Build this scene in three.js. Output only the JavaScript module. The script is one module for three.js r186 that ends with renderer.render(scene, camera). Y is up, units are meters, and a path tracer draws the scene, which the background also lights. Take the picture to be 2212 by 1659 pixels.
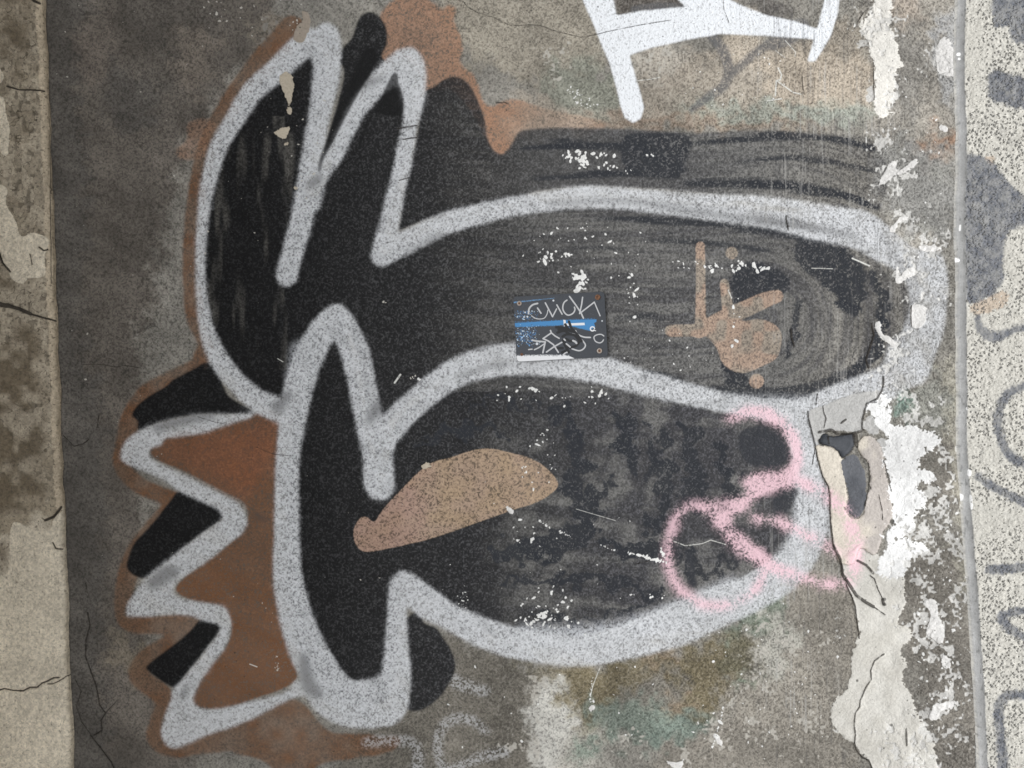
import * as THREE from 'three';
import { RoundedBoxGeometry } from 'three/addons/geometries/RoundedBoxGeometry.js';
import { mergeGeometries } from 'three/addons/utils/BufferGeometryUtils.js';

// ------------------------------------------------------------------ camera, sky, sun, exposure
const EXPOSURE = 2.05, DIST = 1.72, EYE = 1.4, ROLL = 2.0 * Math.PI / 180;
const scene = new THREE.Scene();
const camera = new THREE.PerspectiveCamera(2 * Math.atan(0.8295 / DIST) * 180 / Math.PI, 4 / 3, 0.05, 400);
const RIGHT = new THREE.Vector3(-Math.sin(ROLL), -Math.cos(ROLL), 0), UP = new THREE.Vector3(Math.cos(ROLL), -Math.sin(ROLL), 0);
camera.up.copy(UP); camera.position.set(0, EYE, DIST); camera.lookAt(0, EYE, 0);   // the phone is held on its side
const renderer = new THREE.WebGLRenderer({ antialias: true });
renderer.toneMapping = THREE.LinearToneMapping; renderer.toneMappingExposure = EXPOSURE;
renderer.shadowMap.enabled = true;

const SUN_DIR = new THREE.Vector3(0.12, 0.8, 0.62).normalize();
{ // an overcast sky: brighter towards the zenith and, faintly, towards the veiled sun
  const W = 128, H = 64, d = new Float32Array(W * H * 4), p = new THREE.Vector3();
  for (let j = 0; j < H; j++) for (let i = 0; i < W; i++) {
    const el = ((j + 0.5) / H - 0.5) * Math.PI, az = (i + 0.5) / W * Math.PI * 2 - Math.PI;
    p.set(Math.cos(el) * Math.cos(az), Math.sin(el), Math.cos(el) * Math.sin(az));
    const up = Math.max(0, p.y), s = Math.max(0, p.dot(SUN_DIR));
    const l = 0.95 * (1 + 1.1 * up) / 2.1 + 0.25 * s * s * s, o = (j * W + i) * 4;
    d[o] = l * 0.95; d[o + 1] = l * 0.99; d[o + 2] = l * 1.06; d[o + 3] = 1;
  }
  const t = new THREE.DataTexture(d, W, H, THREE.RGBAFormat, THREE.FloatType);
  t.mapping = THREE.EquirectangularReflectionMapping; t.magFilter = THREE.LinearFilter; t.minFilter = THREE.LinearFilter; t.needsUpdate = true;
  scene.background = t; scene.environment = t;
}
const sun = new THREE.DirectionalLight(new THREE.Color(1, 0.97, 0.92), 0.8);
sun.position.copy(SUN_DIR).multiplyScalar(20); sun.castShadow = true; sun.shadow.radius = 50; sun.shadow.mapSize.set(2048, 2048);
Object.assign(sun.shadow.camera, { left: -5, right: 5, top: 5, bottom: -5, near: 1, far: 50 });
scene.add(sun, sun.target);

// ------------------------------------------------------------------ helpers
// The wall is drawn up in millimetres: u runs down the wall (to the right of the sideways picture), v along it, h out of it.
const P = (u, v, h = 0) => new THREE.Vector3(0, EYE, h / 1000).addScaledVector(RIGHT, (u - 1106) / 1000).addScaledVector(UP, -(v - 829.5) / 1000);
const AX_U = RIGHT.clone(), AX_V = UP.clone().negate(), AX_H = new THREE.Vector3(0, 0, 1);
const WALL_FRAME = (u, v, h) => new THREE.Matrix4().makeBasis(AX_U, UP, AX_H).setPosition(P(u, v, h));   // local x = along u, local y = against v
const clamp = (x, a = 0, b = 1) => (x < a ? a : x > b ? b : x);
const ss = (a, b, x) => { const t = clamp((x - a) / (b - a)); return t * t * (3 - 2 * t); };
const mix = (a, b, t) => a + (b - a) * t;
const hash = (x, y, s) => { let h = Math.imul(x, 374761393) ^ Math.imul(y, 668265263) ^ Math.imul(s, 2147483647 - 77); h = Math.imul(h ^ (h >>> 13), 1274126177); h ^= h >>> 16; h = Math.imul(h, 2246822519); return ((h ^ (h >>> 15)) >>> 0) / 4294967296; };
const vn = (x, y, s) => {
  const i = Math.floor(x), j = Math.floor(y); let a = x - i, b = y - j; a = a * a * (3 - 2 * a); b = b * b * (3 - 2 * b);
  const p = hash(i, j, s), q = hash(i + 1, j, s), r = hash(i, j + 1, s), t = hash(i + 1, j + 1, s);
  return p + (q - p) * a + (r - p + (p - q - r + t) * a) * b;
};
const fbm = (x, y, s, n = 4) => { let v = 0, a = 0.5, t = 0; for (let i = 0; i < n; i++) { v += a * vn(x, y, s + i); t += a; a *= 0.5; x = x * 2.03 + 17.1; y = y * 2.03 - 9.7; } return v / t; };
let seed = 7; const rnd = () => { seed = (seed + 0x6d2b79f5) | 0; let t = Math.imul(seed ^ (seed >>> 15), 1 | seed); t = (t + Math.imul(t ^ (t >>> 7), 61 | t)) ^ t; return ((t ^ (t >>> 14)) >>> 0) / 4294967296; };
const toS = (l) => (l <= 0.0031308 ? l * 12.92 : 1.055 * Math.pow(l, 1 / 2.4) - 0.055);
const SRGB = new Uint8Array(4097).map((_, i) => Math.round(255 * toS(i / 4096)));
const LIN = new Float32Array(256).map((_, i) => { const s = i / 255; return s <= 0.04045 ? s / 12.92 : Math.pow((s + 0.055) / 1.055, 2.4); });

// '@c,r x,y ...' reads points in quarter millimetres of survey tile (c, r); a bare '@' goes back to millimetres; a third value is a width in mm
function pts(text) {
  let ou = 0, ov = 0, k = 1; const out = [];
  for (const t of text.trim().split(/\s+/)) {
    if (t[0] === '@') { if (t.length === 1) { ou = ov = 0; k = 1; } else { const [c, r] = t.slice(1).split(',').map(Number); ou = c * 553; ov = r * 414.75; k = 0.25; } continue; }
    const [x, y, w] = t.split(',').map(Number); out.push([ou + x * k, ov + y * k, w]);
  }
  return out;
}
function curve(p, closed, n = 6) {   // Catmull-Rom through the points, widths carried along
  const out = [], N = p.length, g = (i) => (closed ? p[(i + N) % N] : p[clamp(i, 0, N - 1)]);
  for (let i = 0; i < (closed ? N : N - 1); i++) {
    const a = g(i - 1), b = g(i), c = g(i + 1), d = g(i + 2);
    for (let k = 0; k < n; k++) {
      const t = k / n, f = (q) => 0.5 * (2 * b[q] + (c[q] - a[q]) * t + (2 * a[q] - 5 * b[q] + 4 * c[q] - d[q]) * t * t + (3 * b[q] - a[q] - 3 * c[q] + d[q]) * t * t * t);
      out.push([f(0), f(1), b[2] === undefined ? undefined : mix(b[2], c[2], t)]);
    }
  }
  if (!closed) out.push(p[N - 1]);
  return out;
}
class Panel {
  constructor(u0, v0, W, H) { Object.assign(this, { u0, v0, W, H, N: W * H }); this.height = new Float32Array(W * H); this.rgb = new Float32Array(W * H * 3); this.fine = new Float32Array(W * H); }
  canvas() { const c = document.createElement('canvas'); c.width = this.W; c.height = this.H; const x = c.getContext('2d'); x.translate(-this.u0, -this.v0); x.lineJoin = x.lineCap = 'round'; return [c, x]; }
  mask(draw, blur = 0) {
    const [, x] = this.canvas(); x.fillStyle = x.strokeStyle = '#fff';
    const api = {
      x,
      fill(text, sharp) { const c = sharp ? pts(text) : curve(pts(text), true); x.beginPath(); c.forEach((q, i) => (i ? x.lineTo(q[0], q[1]) : x.moveTo(q[0], q[1]))); x.closePath(); x.fill(); return api; },
      stroke(text, w) { const c = curve(pts(text), false, 24); for (const q of c) { x.beginPath(); x.arc(q[0], q[1], (q[2] ?? w) / 2, 0, 7); x.fill(); } return api; },
      line(text, w) { const c = pts(text); x.lineWidth = w; x.beginPath(); c.forEach((q, i) => (i ? x.lineTo(q[0], q[1]) : x.moveTo(q[0], q[1]))); x.stroke(); return api; },
      dot(u, v, r) { x.beginPath(); x.arc(u, v, r, 0, 7); x.fill(); return api; },
      cut(f) { x.globalCompositeOperation = 'destination-out'; f(); x.globalCompositeOperation = 'source-over'; return api; },
      chips(u, v, ru, rv, n, r) { for (let i = 0; i < n; i++) { const a = rnd() * 6.28, d = Math.sqrt(rnd()); chip(x, u + Math.cos(a) * d * ru, v + Math.sin(a) * d * rv, r * (0.35 + 0.9 * rnd() * rnd())); } return api; },
    };
    draw(api);
    const src = x.getImageData(0, 0, this.W, this.H).data, m = new Uint8Array(this.N);
    for (let i = 0; i < this.N; i++) m[i] = src[i * 4 + 3];
    return blur ? this.blur(m, blur) : m;
  }
  blur(m, r) { // two box passes each way
    const { W, H } = this, t = m.constructor.from(m), n = 2 * r + 1;
    for (let pass = 0; pass < 2; pass++) {
      for (let y = 0; y < H; y++) { let s = 0, o = y * W; for (let k = -r; k <= r; k++) s += m[o + clamp(k, 0, W - 1)]; for (let x = 0; x < W; x++) { t[o + x] = s / n; s += m[o + Math.min(W - 1, x + r + 1)] - m[o + Math.max(0, x - r)]; } }
      for (let x = 0; x < W; x++) { let s = 0; for (let k = -r; k <= r; k++) s += t[clamp(k, 0, H - 1) * W + x]; for (let y = 0; y < H; y++) { m[y * W + x] = s / n; s += t[Math.min(H - 1, y + r + 1) * W + x] - t[Math.max(0, y - r) * W + x]; } }
    }
    return m;
  }
  maps(bump) {
    const { W, H, N } = this, c = new Uint8Array(N * 4), b = new Uint8Array(N);
    for (let i = 0; i < N; i++) {
      for (let k = 0; k < 3; k++) c[i * 4 + k] = SRGB[clamp(this.rgb[i * 3 + k]) * 4096 | 0];
      c[i * 4 + 3] = 255; b[i] = clamp(128 + this.fine[i] / bump * 255, 0, 255);
    }
    const t = new THREE.DataTexture(c, W, H, THREE.RGBAFormat); t.colorSpace = THREE.SRGBColorSpace;
    const q = new THREE.DataTexture(b, W, H, THREE.RedFormat);
    for (const k of [t, q]) { k.magFilter = THREE.LinearFilter; k.minFilter = THREE.LinearMipmapLinearFilter; k.generateMipmaps = true; k.needsUpdate = true; }
    return [t, q];
  }
  // one relief sheet cut along the outlines of its parts: classOf(index) names the part that a cell belongs to
  // ids listed in split become one sheet per connected piece, 'name#0', 'name#1' ...; the specks stay joined as 'name#rest'
  sheets(step, classOf, bend = (u, v, h) => P(u, v, h), split = {}) {
    const { W, H, u0, v0 } = this, nx = Math.floor((W - 1) / step), ny = Math.floor((H - 1) / step), groups = new Map();
    const ids = new Array(nx * ny);
    for (let j = 0; j < ny; j++) for (let i = 0; i < nx; i++) ids[j * nx + i] = classOf((Math.min(H - 1, j * step + (step >> 1))) * W + i * step + (step >> 1));
    const done = new Uint8Array(nx * ny), count = {};
    for (let s = 0; s < nx * ny; s++) {
      const id = ids[s], least = split[id]; if (done[s] || !least) continue;
      const cells = [s]; done[s] = 1;
      for (let k = 0; k < cells.length; k++) { const x = cells[k] % nx, y = (cells[k] / nx) | 0; for (let b = -1; b < 2; b++) for (let a = -1; a < 2; a++) { const X = x + a, Y = y + b, o = Y * nx + X; if (X >= 0 && Y >= 0 && X < nx && Y < ny && !done[o] && ids[o] === id) { done[o] = 1; cells.push(o); } } }
      const n = cells.length >= least ? id + '#' + (count[id] = (count[id] ?? -1) + 1) : id + '#rest';
      for (const o of cells) { ids[o] = n; done[o] = 1; }
    }
    const at = (i, j) => { const x = Math.min(W - 1, i * step), y = Math.min(H - 1, j * step); return y * W + x; };
    for (let j = 0; j < ny; j++) for (let i = 0; i < nx; i++) {
      const id = ids[j * nx + i]; if (id === -1) continue;
      let g = groups.get(id); if (!g) groups.set(id, (g = { map: new Map(), pos: [], uv: [], nor: [], idx: [] }));
      const vert = (a, b) => {
        const k = b * (nx + 1) + a; let n = g.map.get(k); if (n !== undefined) return n;
        const o = at(a, b), x = o % W, y = (o / W) | 0, p = bend(u0 + x, v0 + y, this.height[o]);
        const e = (dx, dy) => { const X = clamp(x + dx, 0, W - 1), Y = clamp(y + dy, 0, H - 1); return bend(u0 + X, v0 + Y, this.height[Y * W + X]); };
        const n3 = e(0, step).sub(e(0, -step)).cross(e(step, 0).sub(e(-step, 0))).normalize();
        g.pos.push(p.x, p.y, p.z); g.uv.push((x + 0.5) / W, (y + 0.5) / H); g.nor.push(n3.x, n3.y, n3.z);
        n = g.pos.length / 3 - 1; g.map.set(k, n); return n;
      };
      const a = vert(i, j), b = vert(i + 1, j), c = vert(i, j + 1), d = vert(i + 1, j + 1);
      g.idx.push(a, c, b, b, c, d);
    }
    const out = new Map();
    for (const [id, g] of groups) {
      const q = new THREE.BufferGeometry();
      q.setAttribute('position', new THREE.Float32BufferAttribute(g.pos, 3)); q.setAttribute('normal', new THREE.Float32BufferAttribute(g.nor, 3)); q.setAttribute('uv', new THREE.Float32BufferAttribute(g.uv, 2)); q.setIndex(g.idx);
      out.set(id, q);
    }
    return out;
  }
}
function chip(x, u, v, r) { x.beginPath(); const n = 7, s = 0.6 + rnd() * 0.8, t = rnd() * 3; for (let i = 0; i < n; i++) { const a = i / n * 6.283, q = r * (0.55 + 0.6 * rnd()), X = Math.cos(a) * q * s, Y = Math.sin(a) * q / s; x.lineTo(u + X * Math.cos(t) - Y * Math.sin(t), v + X * Math.sin(t) + Y * Math.cos(t)); } x.closePath(); x.fill(); }
const used = {};
function numbered(n) { used[n] = (used[n] ?? -1) + 1; return used[n] ? n + '_' + String(used[n]).padStart(3, '0') : n; }
function thing(name, label, category) { const g = new THREE.Group(); g.name = numbered(name); g.userData = { label, category, kind: 'thing' }; scene.add(g); return g; }
function part(parent, name, geo, mat, extra) { const m = new THREE.Mesh(geo, mat); m.name = name; m.castShadow = m.receiveShadow = true; if (extra) m.userData = extra; parent.add(m); return m; }
function structure(name, geo, mat) { const m = new THREE.Mesh(geo, mat); m.name = name; m.userData = { kind: 'structure' }; m.castShadow = m.receiveShadow = true; scene.add(m); return m; }

// ------------------------------------------------------------------ the place around the wall: ground, slab overhead, plain wall on either side
function tile(n, base, amp, s) {
  const d = new Uint8Array(n * n * 4);
  for (let j = 0; j < n; j++) for (let i = 0; i < n; i++) {
    const w = (k, f, q) => { const a = vn(i * f / n, j * f / n, q), b = vn((i - n) * f / n, j * f / n, q), c = vn(i * f / n, (j - n) * f / n, q), e = vn((i - n) * f / n, (j - n) * f / n, q), x = i / n, y = j / n; return mix(mix(a, b, x), mix(c, e, x), y); };
    const g = 1 + amp * (0.9 * (w(0, n / 2, s) - 0.5) + 0.7 * (w(0, 60, s + 1) - 0.5) + 1.1 * (w(0, 9, s + 2) - 0.5));
    for (let k = 0; k < 3; k++) d[(j * n + i) * 4 + k] = SRGB[clamp(base[k] * g) * 4096 | 0];
    d[(j * n + i) * 4 + 3] = 255;
  }
  const t = new THREE.DataTexture(d, n, n, THREE.RGBAFormat); t.colorSpace = THREE.SRGBColorSpace; t.wrapS = t.wrapT = THREE.RepeatWrapping; t.magFilter = THREE.LinearFilter; t.minFilter = THREE.LinearMipmapLinearFilter; t.generateMipmaps = true; t.needsUpdate = true; return t;
}
const groundTex = tile(512, [0.27, 0.26, 0.24], 0.5, 301); groundTex.repeat.set(150, 150);
const ground = structure('ground', new THREE.PlaneGeometry(300, 300).rotateX(-Math.PI / 2), new THREE.MeshStandardMaterial({ map: groundTex, roughness: 0.95 }));
const BEAM_BOTTOM = P(120, 829.5).y, SLAB_Y = 2.78, SLAB_OUT = 1.15;
const slab = thing('balcony_slab', 'pale concrete balcony slab jutting out above the plaster beam', 'balcony');
part(slab, 'slab', new RoundedBoxGeometry(9, 0.16, SLAB_OUT + 0.3, 2, 0.012).translate(0, SLAB_Y + 0.08, SLAB_OUT / 2 - 0.15), new THREE.MeshStandardMaterial({ map: tile(512, [0.5, 0.46, 0.4], 0.25, 341), roughness: 0.95 }));

// ------------------------------------------------------------------ the plastered wall: colour, relief and the paint sprayed on it
const wall = new Panel(60, -200, 2048, 2048);
const M = {};   // masks of paint and of damage, one per thing that can be told apart
const css = (r, g, b) => `rgb(${Math.round(255 * toS(r))},${Math.round(255 * toS(g))},${Math.round(255 * toS(b))})`;
const baseRGBA = (() => {   // stains, old colour and patches of the plaster itself
  const [, x] = wall.canvas();
  x.fillStyle = css(0.248, 0.229, 0.2); x.fillRect(0, -300, 2300, 2300);
  const f = (c, text) => { x.fillStyle = css(...c); x.beginPath(); curve(pts(text), true).forEach((q, i) => (i ? x.lineTo(q[0], q[1]) : x.moveTo(q[0], q[1]))); x.closePath(); x.fill(); };
  f([0.142, 0.124, 0.108], '20,-260 640,-260 560,60 420,300 330,600 300,1000 330,1400 420,1650 560,1900 20,1900');          // sooty head of the wall
  f([0.118, 0.107, 0.095], '20,-260 185,-260 190,40 165,200 190,400 175,700 215,900 230,1150 205,1400 235,1650 210,1900 20,1900');
  f([0.112, 0.1, 0.087], '250,-60 420,-80 470,60 400,150 330,130 270,40'); f([0.11, 0.1, 0.088], '250,150 360,170 330,260 240,280');
  f([0.185, 0.16, 0.135], '165,60 220,40 250,110 220,180 175,150'); f([0.18, 0.155, 0.13], '380,60 470,80 440,180 400,200');
  f([0.25, 0.215, 0.17], '556,40 600,55 618,110 602,140 575,120 560,80'); f([0.22, 0.19, 0.155], '548,40 590,20 640,60 600,120 560,130'); f([0.19, 0.165, 0.13], '240,1360 300,1390 330,1440 290,1470 240,1430');
  f([0.30, 0.27, 0.22], '900,-260 1300,-260 1300,140 1200,190 1000,120 960,20');
  f([0.35, 0.31, 0.255], '1100,220 1290,180 1440,150 1560,110 1680,80 1880,60 1880,230 1700,240 1400,270 1100,300');             // tan overspray by the white tag
  f([0.44, 0.375, 0.3], '1640,120 1760,110 1860,130 1870,230 1700,235 1650,200'); f([0.42, 0.36, 0.29], '1560,40 1640,40 1620,120 1560,140');
  f([0.25, 0.25, 0.205], '1190,150 1290,140 1340,200 1320,240 1190,235'); f([0.325, 0.34, 0.29], '1480,232 1660,226 1890,236 1890,262 1640,258 1480,250');
  f([0.36, 0.33, 0.28], '1370,105 1450,95 1500,130 1450,170 1380,160'); f([0.14, 0.125, 0.11], '1330,0 1460,-60 1470,20 1350,30'); f([0.13, 0.12, 0.11], '1600,10 1680,0 1690,50 1640,40');
  f([0.29, 0.22, 0.165], '1300,258 1500,256 1660,262 1760,268 1760,280 1300,278');
  f([0.34, 0.315, 0.27], '1890,-260 2070,-260 2075,300 2060,520 1960,520 1890,300'); f([0.38, 0.33, 0.27], '1920,-260 1985,-260 1990,40 1940,120 1925,20'); f([0.42, 0.41, 0.4], '2030,40 2066,30 2070,240 2040,200 2010,150'); f([0.25, 0.235, 0.21], '1925,60 1990,80 1995,200 1960,280 1930,240'); f([0.35, 0.22, 0.15], '1985,300 2050,290 2060,330 1990,335');
  f([0.165, 0.15, 0.125], '960,1390 1110,1430 1150,1560 1140,1900 700,1900 760,1600');
  f([0.48, 0.46, 0.42], '1152,1440 1210,1450 1240,1560 1260,1700 1160,1720 1150,1560'); f([0.36, 0.34, 0.3], '1240,1560 1300,1600 1320,1900 1200,1900 1210,1640');
  f([0.27, 0.245, 0.21], '1600,1280 1860,1260 1850,1500 1800,1900 1500,1900 1420,1620 1560,1560');
  f([0.42, 0.4, 0.35], '1640,1340 1720,1330 1705,1420 1680,1470 1640,1440');
  f([0.175, 0.148, 0.092], '1110,1430 1260,1440 1440,1425 1570,1370 1625,1390 1600,1440 1560,1500 1520,1560 1400,1570 1300,1590 1230,1540 1210,1470');  // greenish brown blot
  f([0.2, 0.185, 0.155], '1370,1470 1460,1450 1480,1500 1400,1545 1330,1500'); f([0.18, 0.21, 0.175], '1260,1530 1400,1525 1530,1550 1480,1595 1400,1615 1310,1590'); f([0.205, 0.245, 0.208], '1390,1580 1470,1560 1520,1560 1470,1598 1400,1612');
  f([0.22, 0.25, 0.21], '1305,1520 1370,1505 1410,1530 1330,1545'); f([0.27, 0.205, 0.14], '1448,1508 1475,1504 1490,1524 1470,1540 1445,1535'); f([0.28, 0.21, 0.14], '1390,1425 1450,1408 1480,1405 1450,1432 1400,1438');
  f([0.17, 0.2, 0.155], '1552,1375 1600,1340 1660,1300 1700,1280 1690,1320 1640,1350 1590,1380'); f([0.16, 0.145, 0.1], '1560,1390 1600,1380 1625,1400 1620,1430 1590,1445 1565,1430');
  f([0.13, 0.18, 0.14], '1255,1612 1282,1606 1284,1625 1262,1632'); f([0.11, 0.19, 0.12], '1600,1458 1616,1452 1626,1464 1616,1474 1602,1470');
  f([0.19, 0.3, 0.25], '1940,868 1980,860 1985,890 1960,900 1942,890'); f([0.27, 0.265, 0.235], '1980,850 2045,830 2050,930 2000,920 1970,895');
  f([0.2, 0.185, 0.16], '2010,970 2060,960 2070,1100 2030,1110 2005,1080'); f([0.19, 0.175, 0.15], '1960,1200 2050,1180 2090,1300 2110,1700 2040,1900 1990,1500 1950,1330');
  f([0.42, 0.39, 0.32], '2046,800 2070,810 2085,1000 2100,1260 2080,1260 2060,980'); f([0.31, 0.3, 0.28], '1900,300 2050,340 2060,520 1960,500 1900,420');
  const src = x.getImageData(0, 0, wall.W, wall.H).data, ch = [0, 1, 2].map((k) => { const m = new Uint8Array(wall.N); for (let i = 0; i < wall.N; i++) m[i] = src[i * 4 + k]; return wall.blur(m, 13); });
  return ch;
})();
const ZIG = '@0,2 2190,250 2000,265 1700,268 1400,330 1200,410 1090,500 1050,600 1065,670 1200,735 1400,820 1560,930 1800,1040 1900,1100 1925,1170 1880,1210 1700,1330 1500,1490 1350,1600 @0,3 1210,80 1150,170 1100,250 1088,330 1120,350 1300,345 1500,332 1650,345 1760,390 1880,410 1905,470 1800,625 1700,755 1590,885 1550,935 1500,980 1480,1080 1430,1200 1400,1310 1405,1400 1450,1470 1520,1490 1650,1440 1800,1370 2000,1310 2212,1220 @1,3 150,1140 330,1050 450,1030 440,930 345,900 290,985 200,1030 0,1080 @0,3 2000,1130 1850,1158 1720,1140 1665,1075 1690,1000 1750,885 1850,755 1950,605 1995,450 1985,350 1930,265 1750,230 1580,200 1500,155 1510,80 1600,0 @0,2 1800,1530 1950,1400 2080,1300 2135,1200 2110,1120 2050,1030 1950,980 1800,900 1600,790 1400,700 1325,660 1285,610 1310,553 1400,530 1430,472 1650,445 1800,410 1950,360 2170,290';
const INNER = '@ 600,888 560,892 520,905 470,920 400,930 350,945 325,965 335,990 400,1020 480,1060 530,1090 530,1135 490,1180 440,1215 380,1270 420,1300 480,1312 500,1350 490,1395 450,1440 420,1490 420,1525 480,1532 550,1510 640,1470 625,1400 605,1300 595,1200 598,1050 605,950';
const spec = (name, draw, blur) => { M[name] = wall.mask(draw, blur); };
spec('brown_halo', (a) => {
  a.stroke('@ 632,62,56 566,138,58 508,220,56 456,312,54 430,415,44 417,515,40 416,615,40 426,690,44 448,740,40 432,778,30');
  a.stroke('@ 440,785,30 378,814,34 318,850,38 286,900,42 272,960,44 266,1010,36 305,1050,36 388,1084,34');
  a.stroke('@ 384,1082,34 342,1128,36 298,1185,40 276,1245,44 266,1310,38 282,1345,40 340,1350,40 430,1345,46');
  a.stroke('@ 425,1352,44 368,1392,44 312,1430,44 300,1462,42 335,1488,44 358,1515,42 344,1560,40 338,1598,40 378,1616,40 450,1606,40');
  a.stroke('@ 440,1605,50 520,1590,60 600,1580,70 700,1610,60 800,1605,36'); a.fill('@ 560,1540 640,1510 700,1570 760,1600 860,1590 840,1625 700,1650 640,1690 560,1640 500,1620');
}, 5);
spec('orange_spot', (a) => a.fill('@ 405,270 440,255 468,268 450,300 440,340 400,345 380,330 405,300').fill('@1,0 1180,10 1400,-60 1500,10 1560,50 1620,90 1650,55 1700,45 1735,95 1710,170 1730,230 1770,320 1790,420 1765,520 1800,590 1880,640 1930,760 1960,880 2040,930 2140,1010 2212,1000 2212,1230 2180,1290 2120,1335 2060,1300 2000,1180 1700,780 1450,850 1430,700 1300,500 1100,560 1060,200').fill('@ 1040,260 1100,215 1180,235 1300,262 1290,285 1150,285 1090,335 1060,320'), 5);
spec('brown_fill', (a) => a.fill(INNER), 4);
spec('rust_fill', (a) => a.fill('@ 330,970 400,945 500,925 600,890 605,930 590,1000 560,1050 530,1085 480,1050 400,1010'), 24);
spec('black', (a) => {
  a.fill('@ 660,95 600,155 548,195 505,262 470,325 447,415 437,515 436,615 445,690 458,740 484,790 517,830 555,862 600,880 640,850 665,760 728,680 770,760 795,900 820,1000 835,920 870,880 930,830 1000,800 1106,775 1250,790 1400,830 1560,875 1700,880 1760,866 1860,840 1930,800 1960,720 1985,640 1970,580 1900,500 1800,480 1640,455 1480,440 1280,430 1106,450 950,490 880,525 823,550 835,490 855,415 868,362 880,290 890,200 885,140 830,165 775,232 725,332 690,420 660,400 690,250 704,130');   // upper letter
  a.fill('@ 728,668 680,740 645,840 632,950 622,1050 620,1150 625,1280 645,1390 690,1480 760,1520 830,1515 858,1440 860,1300 866,1245 930,1300 1010,1350 1106,1386 1250,1400 1400,1370 1560,1330 1660,1270 1720,1190 1740,1100 1735,980 1700,905 1560,870 1400,835 1250,800 1106,780 1000,810 930,850 860,910 838,1000 823,1060 800,980 780,860 755,740');  // lower letter
  a.fill('@1,0 1000,108 920,130 880,190 830,330 750,420 720,530 760,680 600,1250 555,1420 640,1300 830,900 960,700 1080,600 1118,540 1090,480 1130,390 1135,280 1090,170');
  a.fill('@1,0 1440,830 1550,745 1620,692 1700,665 1780,680 1850,740 1900,830 1950,950 1985,1080 2000,1190 2050,1295 2130,1335 2190,1280 @2,0 60,1150 150,1122 350,1108 800,1112 1200,1130 1600,1150 2212,1130 @3,0 400,1160 850,1190 950,1300 1050,1500 @3,1 1000,60 900,180 500,110 0,45 @2,0 1900,1690 1350,1640 650,1610 200,1659 @1,1 2212,100 1900,130 1500,230 1240,330 1250,250 1280,0 @1,0 1390,1200');
  a.fill('@0,2 2200,245 2050,262 1700,268 1400,330 1210,405 1190,320 1143,270 1190,190 1300,100 1440,20 @0,1 1500,1620 1650,1545 1790,1475 1880,1540 @0,2 1950,60 2020,140');
  a.fill('@0,2 1560,930 1480,1005 1350,1170 1250,1280 1160,1380 1110,1500 1098,1590 1150,1650 1250,1680 1370,1600 1500,1490 1700,1330 1880,1200 1935,1140 1900,1080 1750,1010');
  a.fill('@0,3 1740,375 1640,480 1500,600 1350,710 1262,790 1290,830 1400,910 1510,968 1545,940 1600,865 1700,745 1800,612 1890,495 1915,440 1860,395');
  a.fill('@1,3 1385,318 1310,358 1298,430 1315,700 1328,1000 1305,1150 1400,1168 1500,1122 1600,1035 1685,900 1725,780 1690,650 1620,540 1560,450 1460,412 1430,350');
}, 3);
spec('silver_haze', (a) => a.fill('@ 1690,885 1745,890 1764,965 1790,1040 1795,1150 1770,1180 1720,1240 1650,1290 1590,1335 1540,1350 1560,1320 1640,1250 1700,1170 1715,1100 1710,1040 1720,980').stroke('@ 1130,1372,40 1230,1378,50 1330,1370,54 1420,1345,56 1500,1315,60 1580,1280,60').stroke('@ 1590,872,30 1660,880,40 1740,885,50').stroke('@ 650,760,40 640,860,40 612,900,30'), 9);
spec('smudge', (a) => a.stroke('@ 340,925,20 400,908,22 460,900,14').stroke('@ 330,1262,24 360,1240,36 378,1235,22').stroke('@ 395,1505,14 402,1488,14').stroke('@ 655,1420,20 668,1480,34 690,1500,20').stroke('@ 770,190,10 800,178,16 830,168,8').stroke('@ 672,400,20 690,385,20').stroke('@ 880,545,8 960,505,10').stroke('@ 1180,440,6 1350,436,10 1560,466,14 1750,492,16 1850,512,10').stroke('@ 990,815,8 1060,790,12 1100,785,6').stroke('@ 600,880,30 625,850,14').stroke('@ 800,905,22 815,880,26').stroke('@ 555,1115,14 575,1125,10'), 6);
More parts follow.
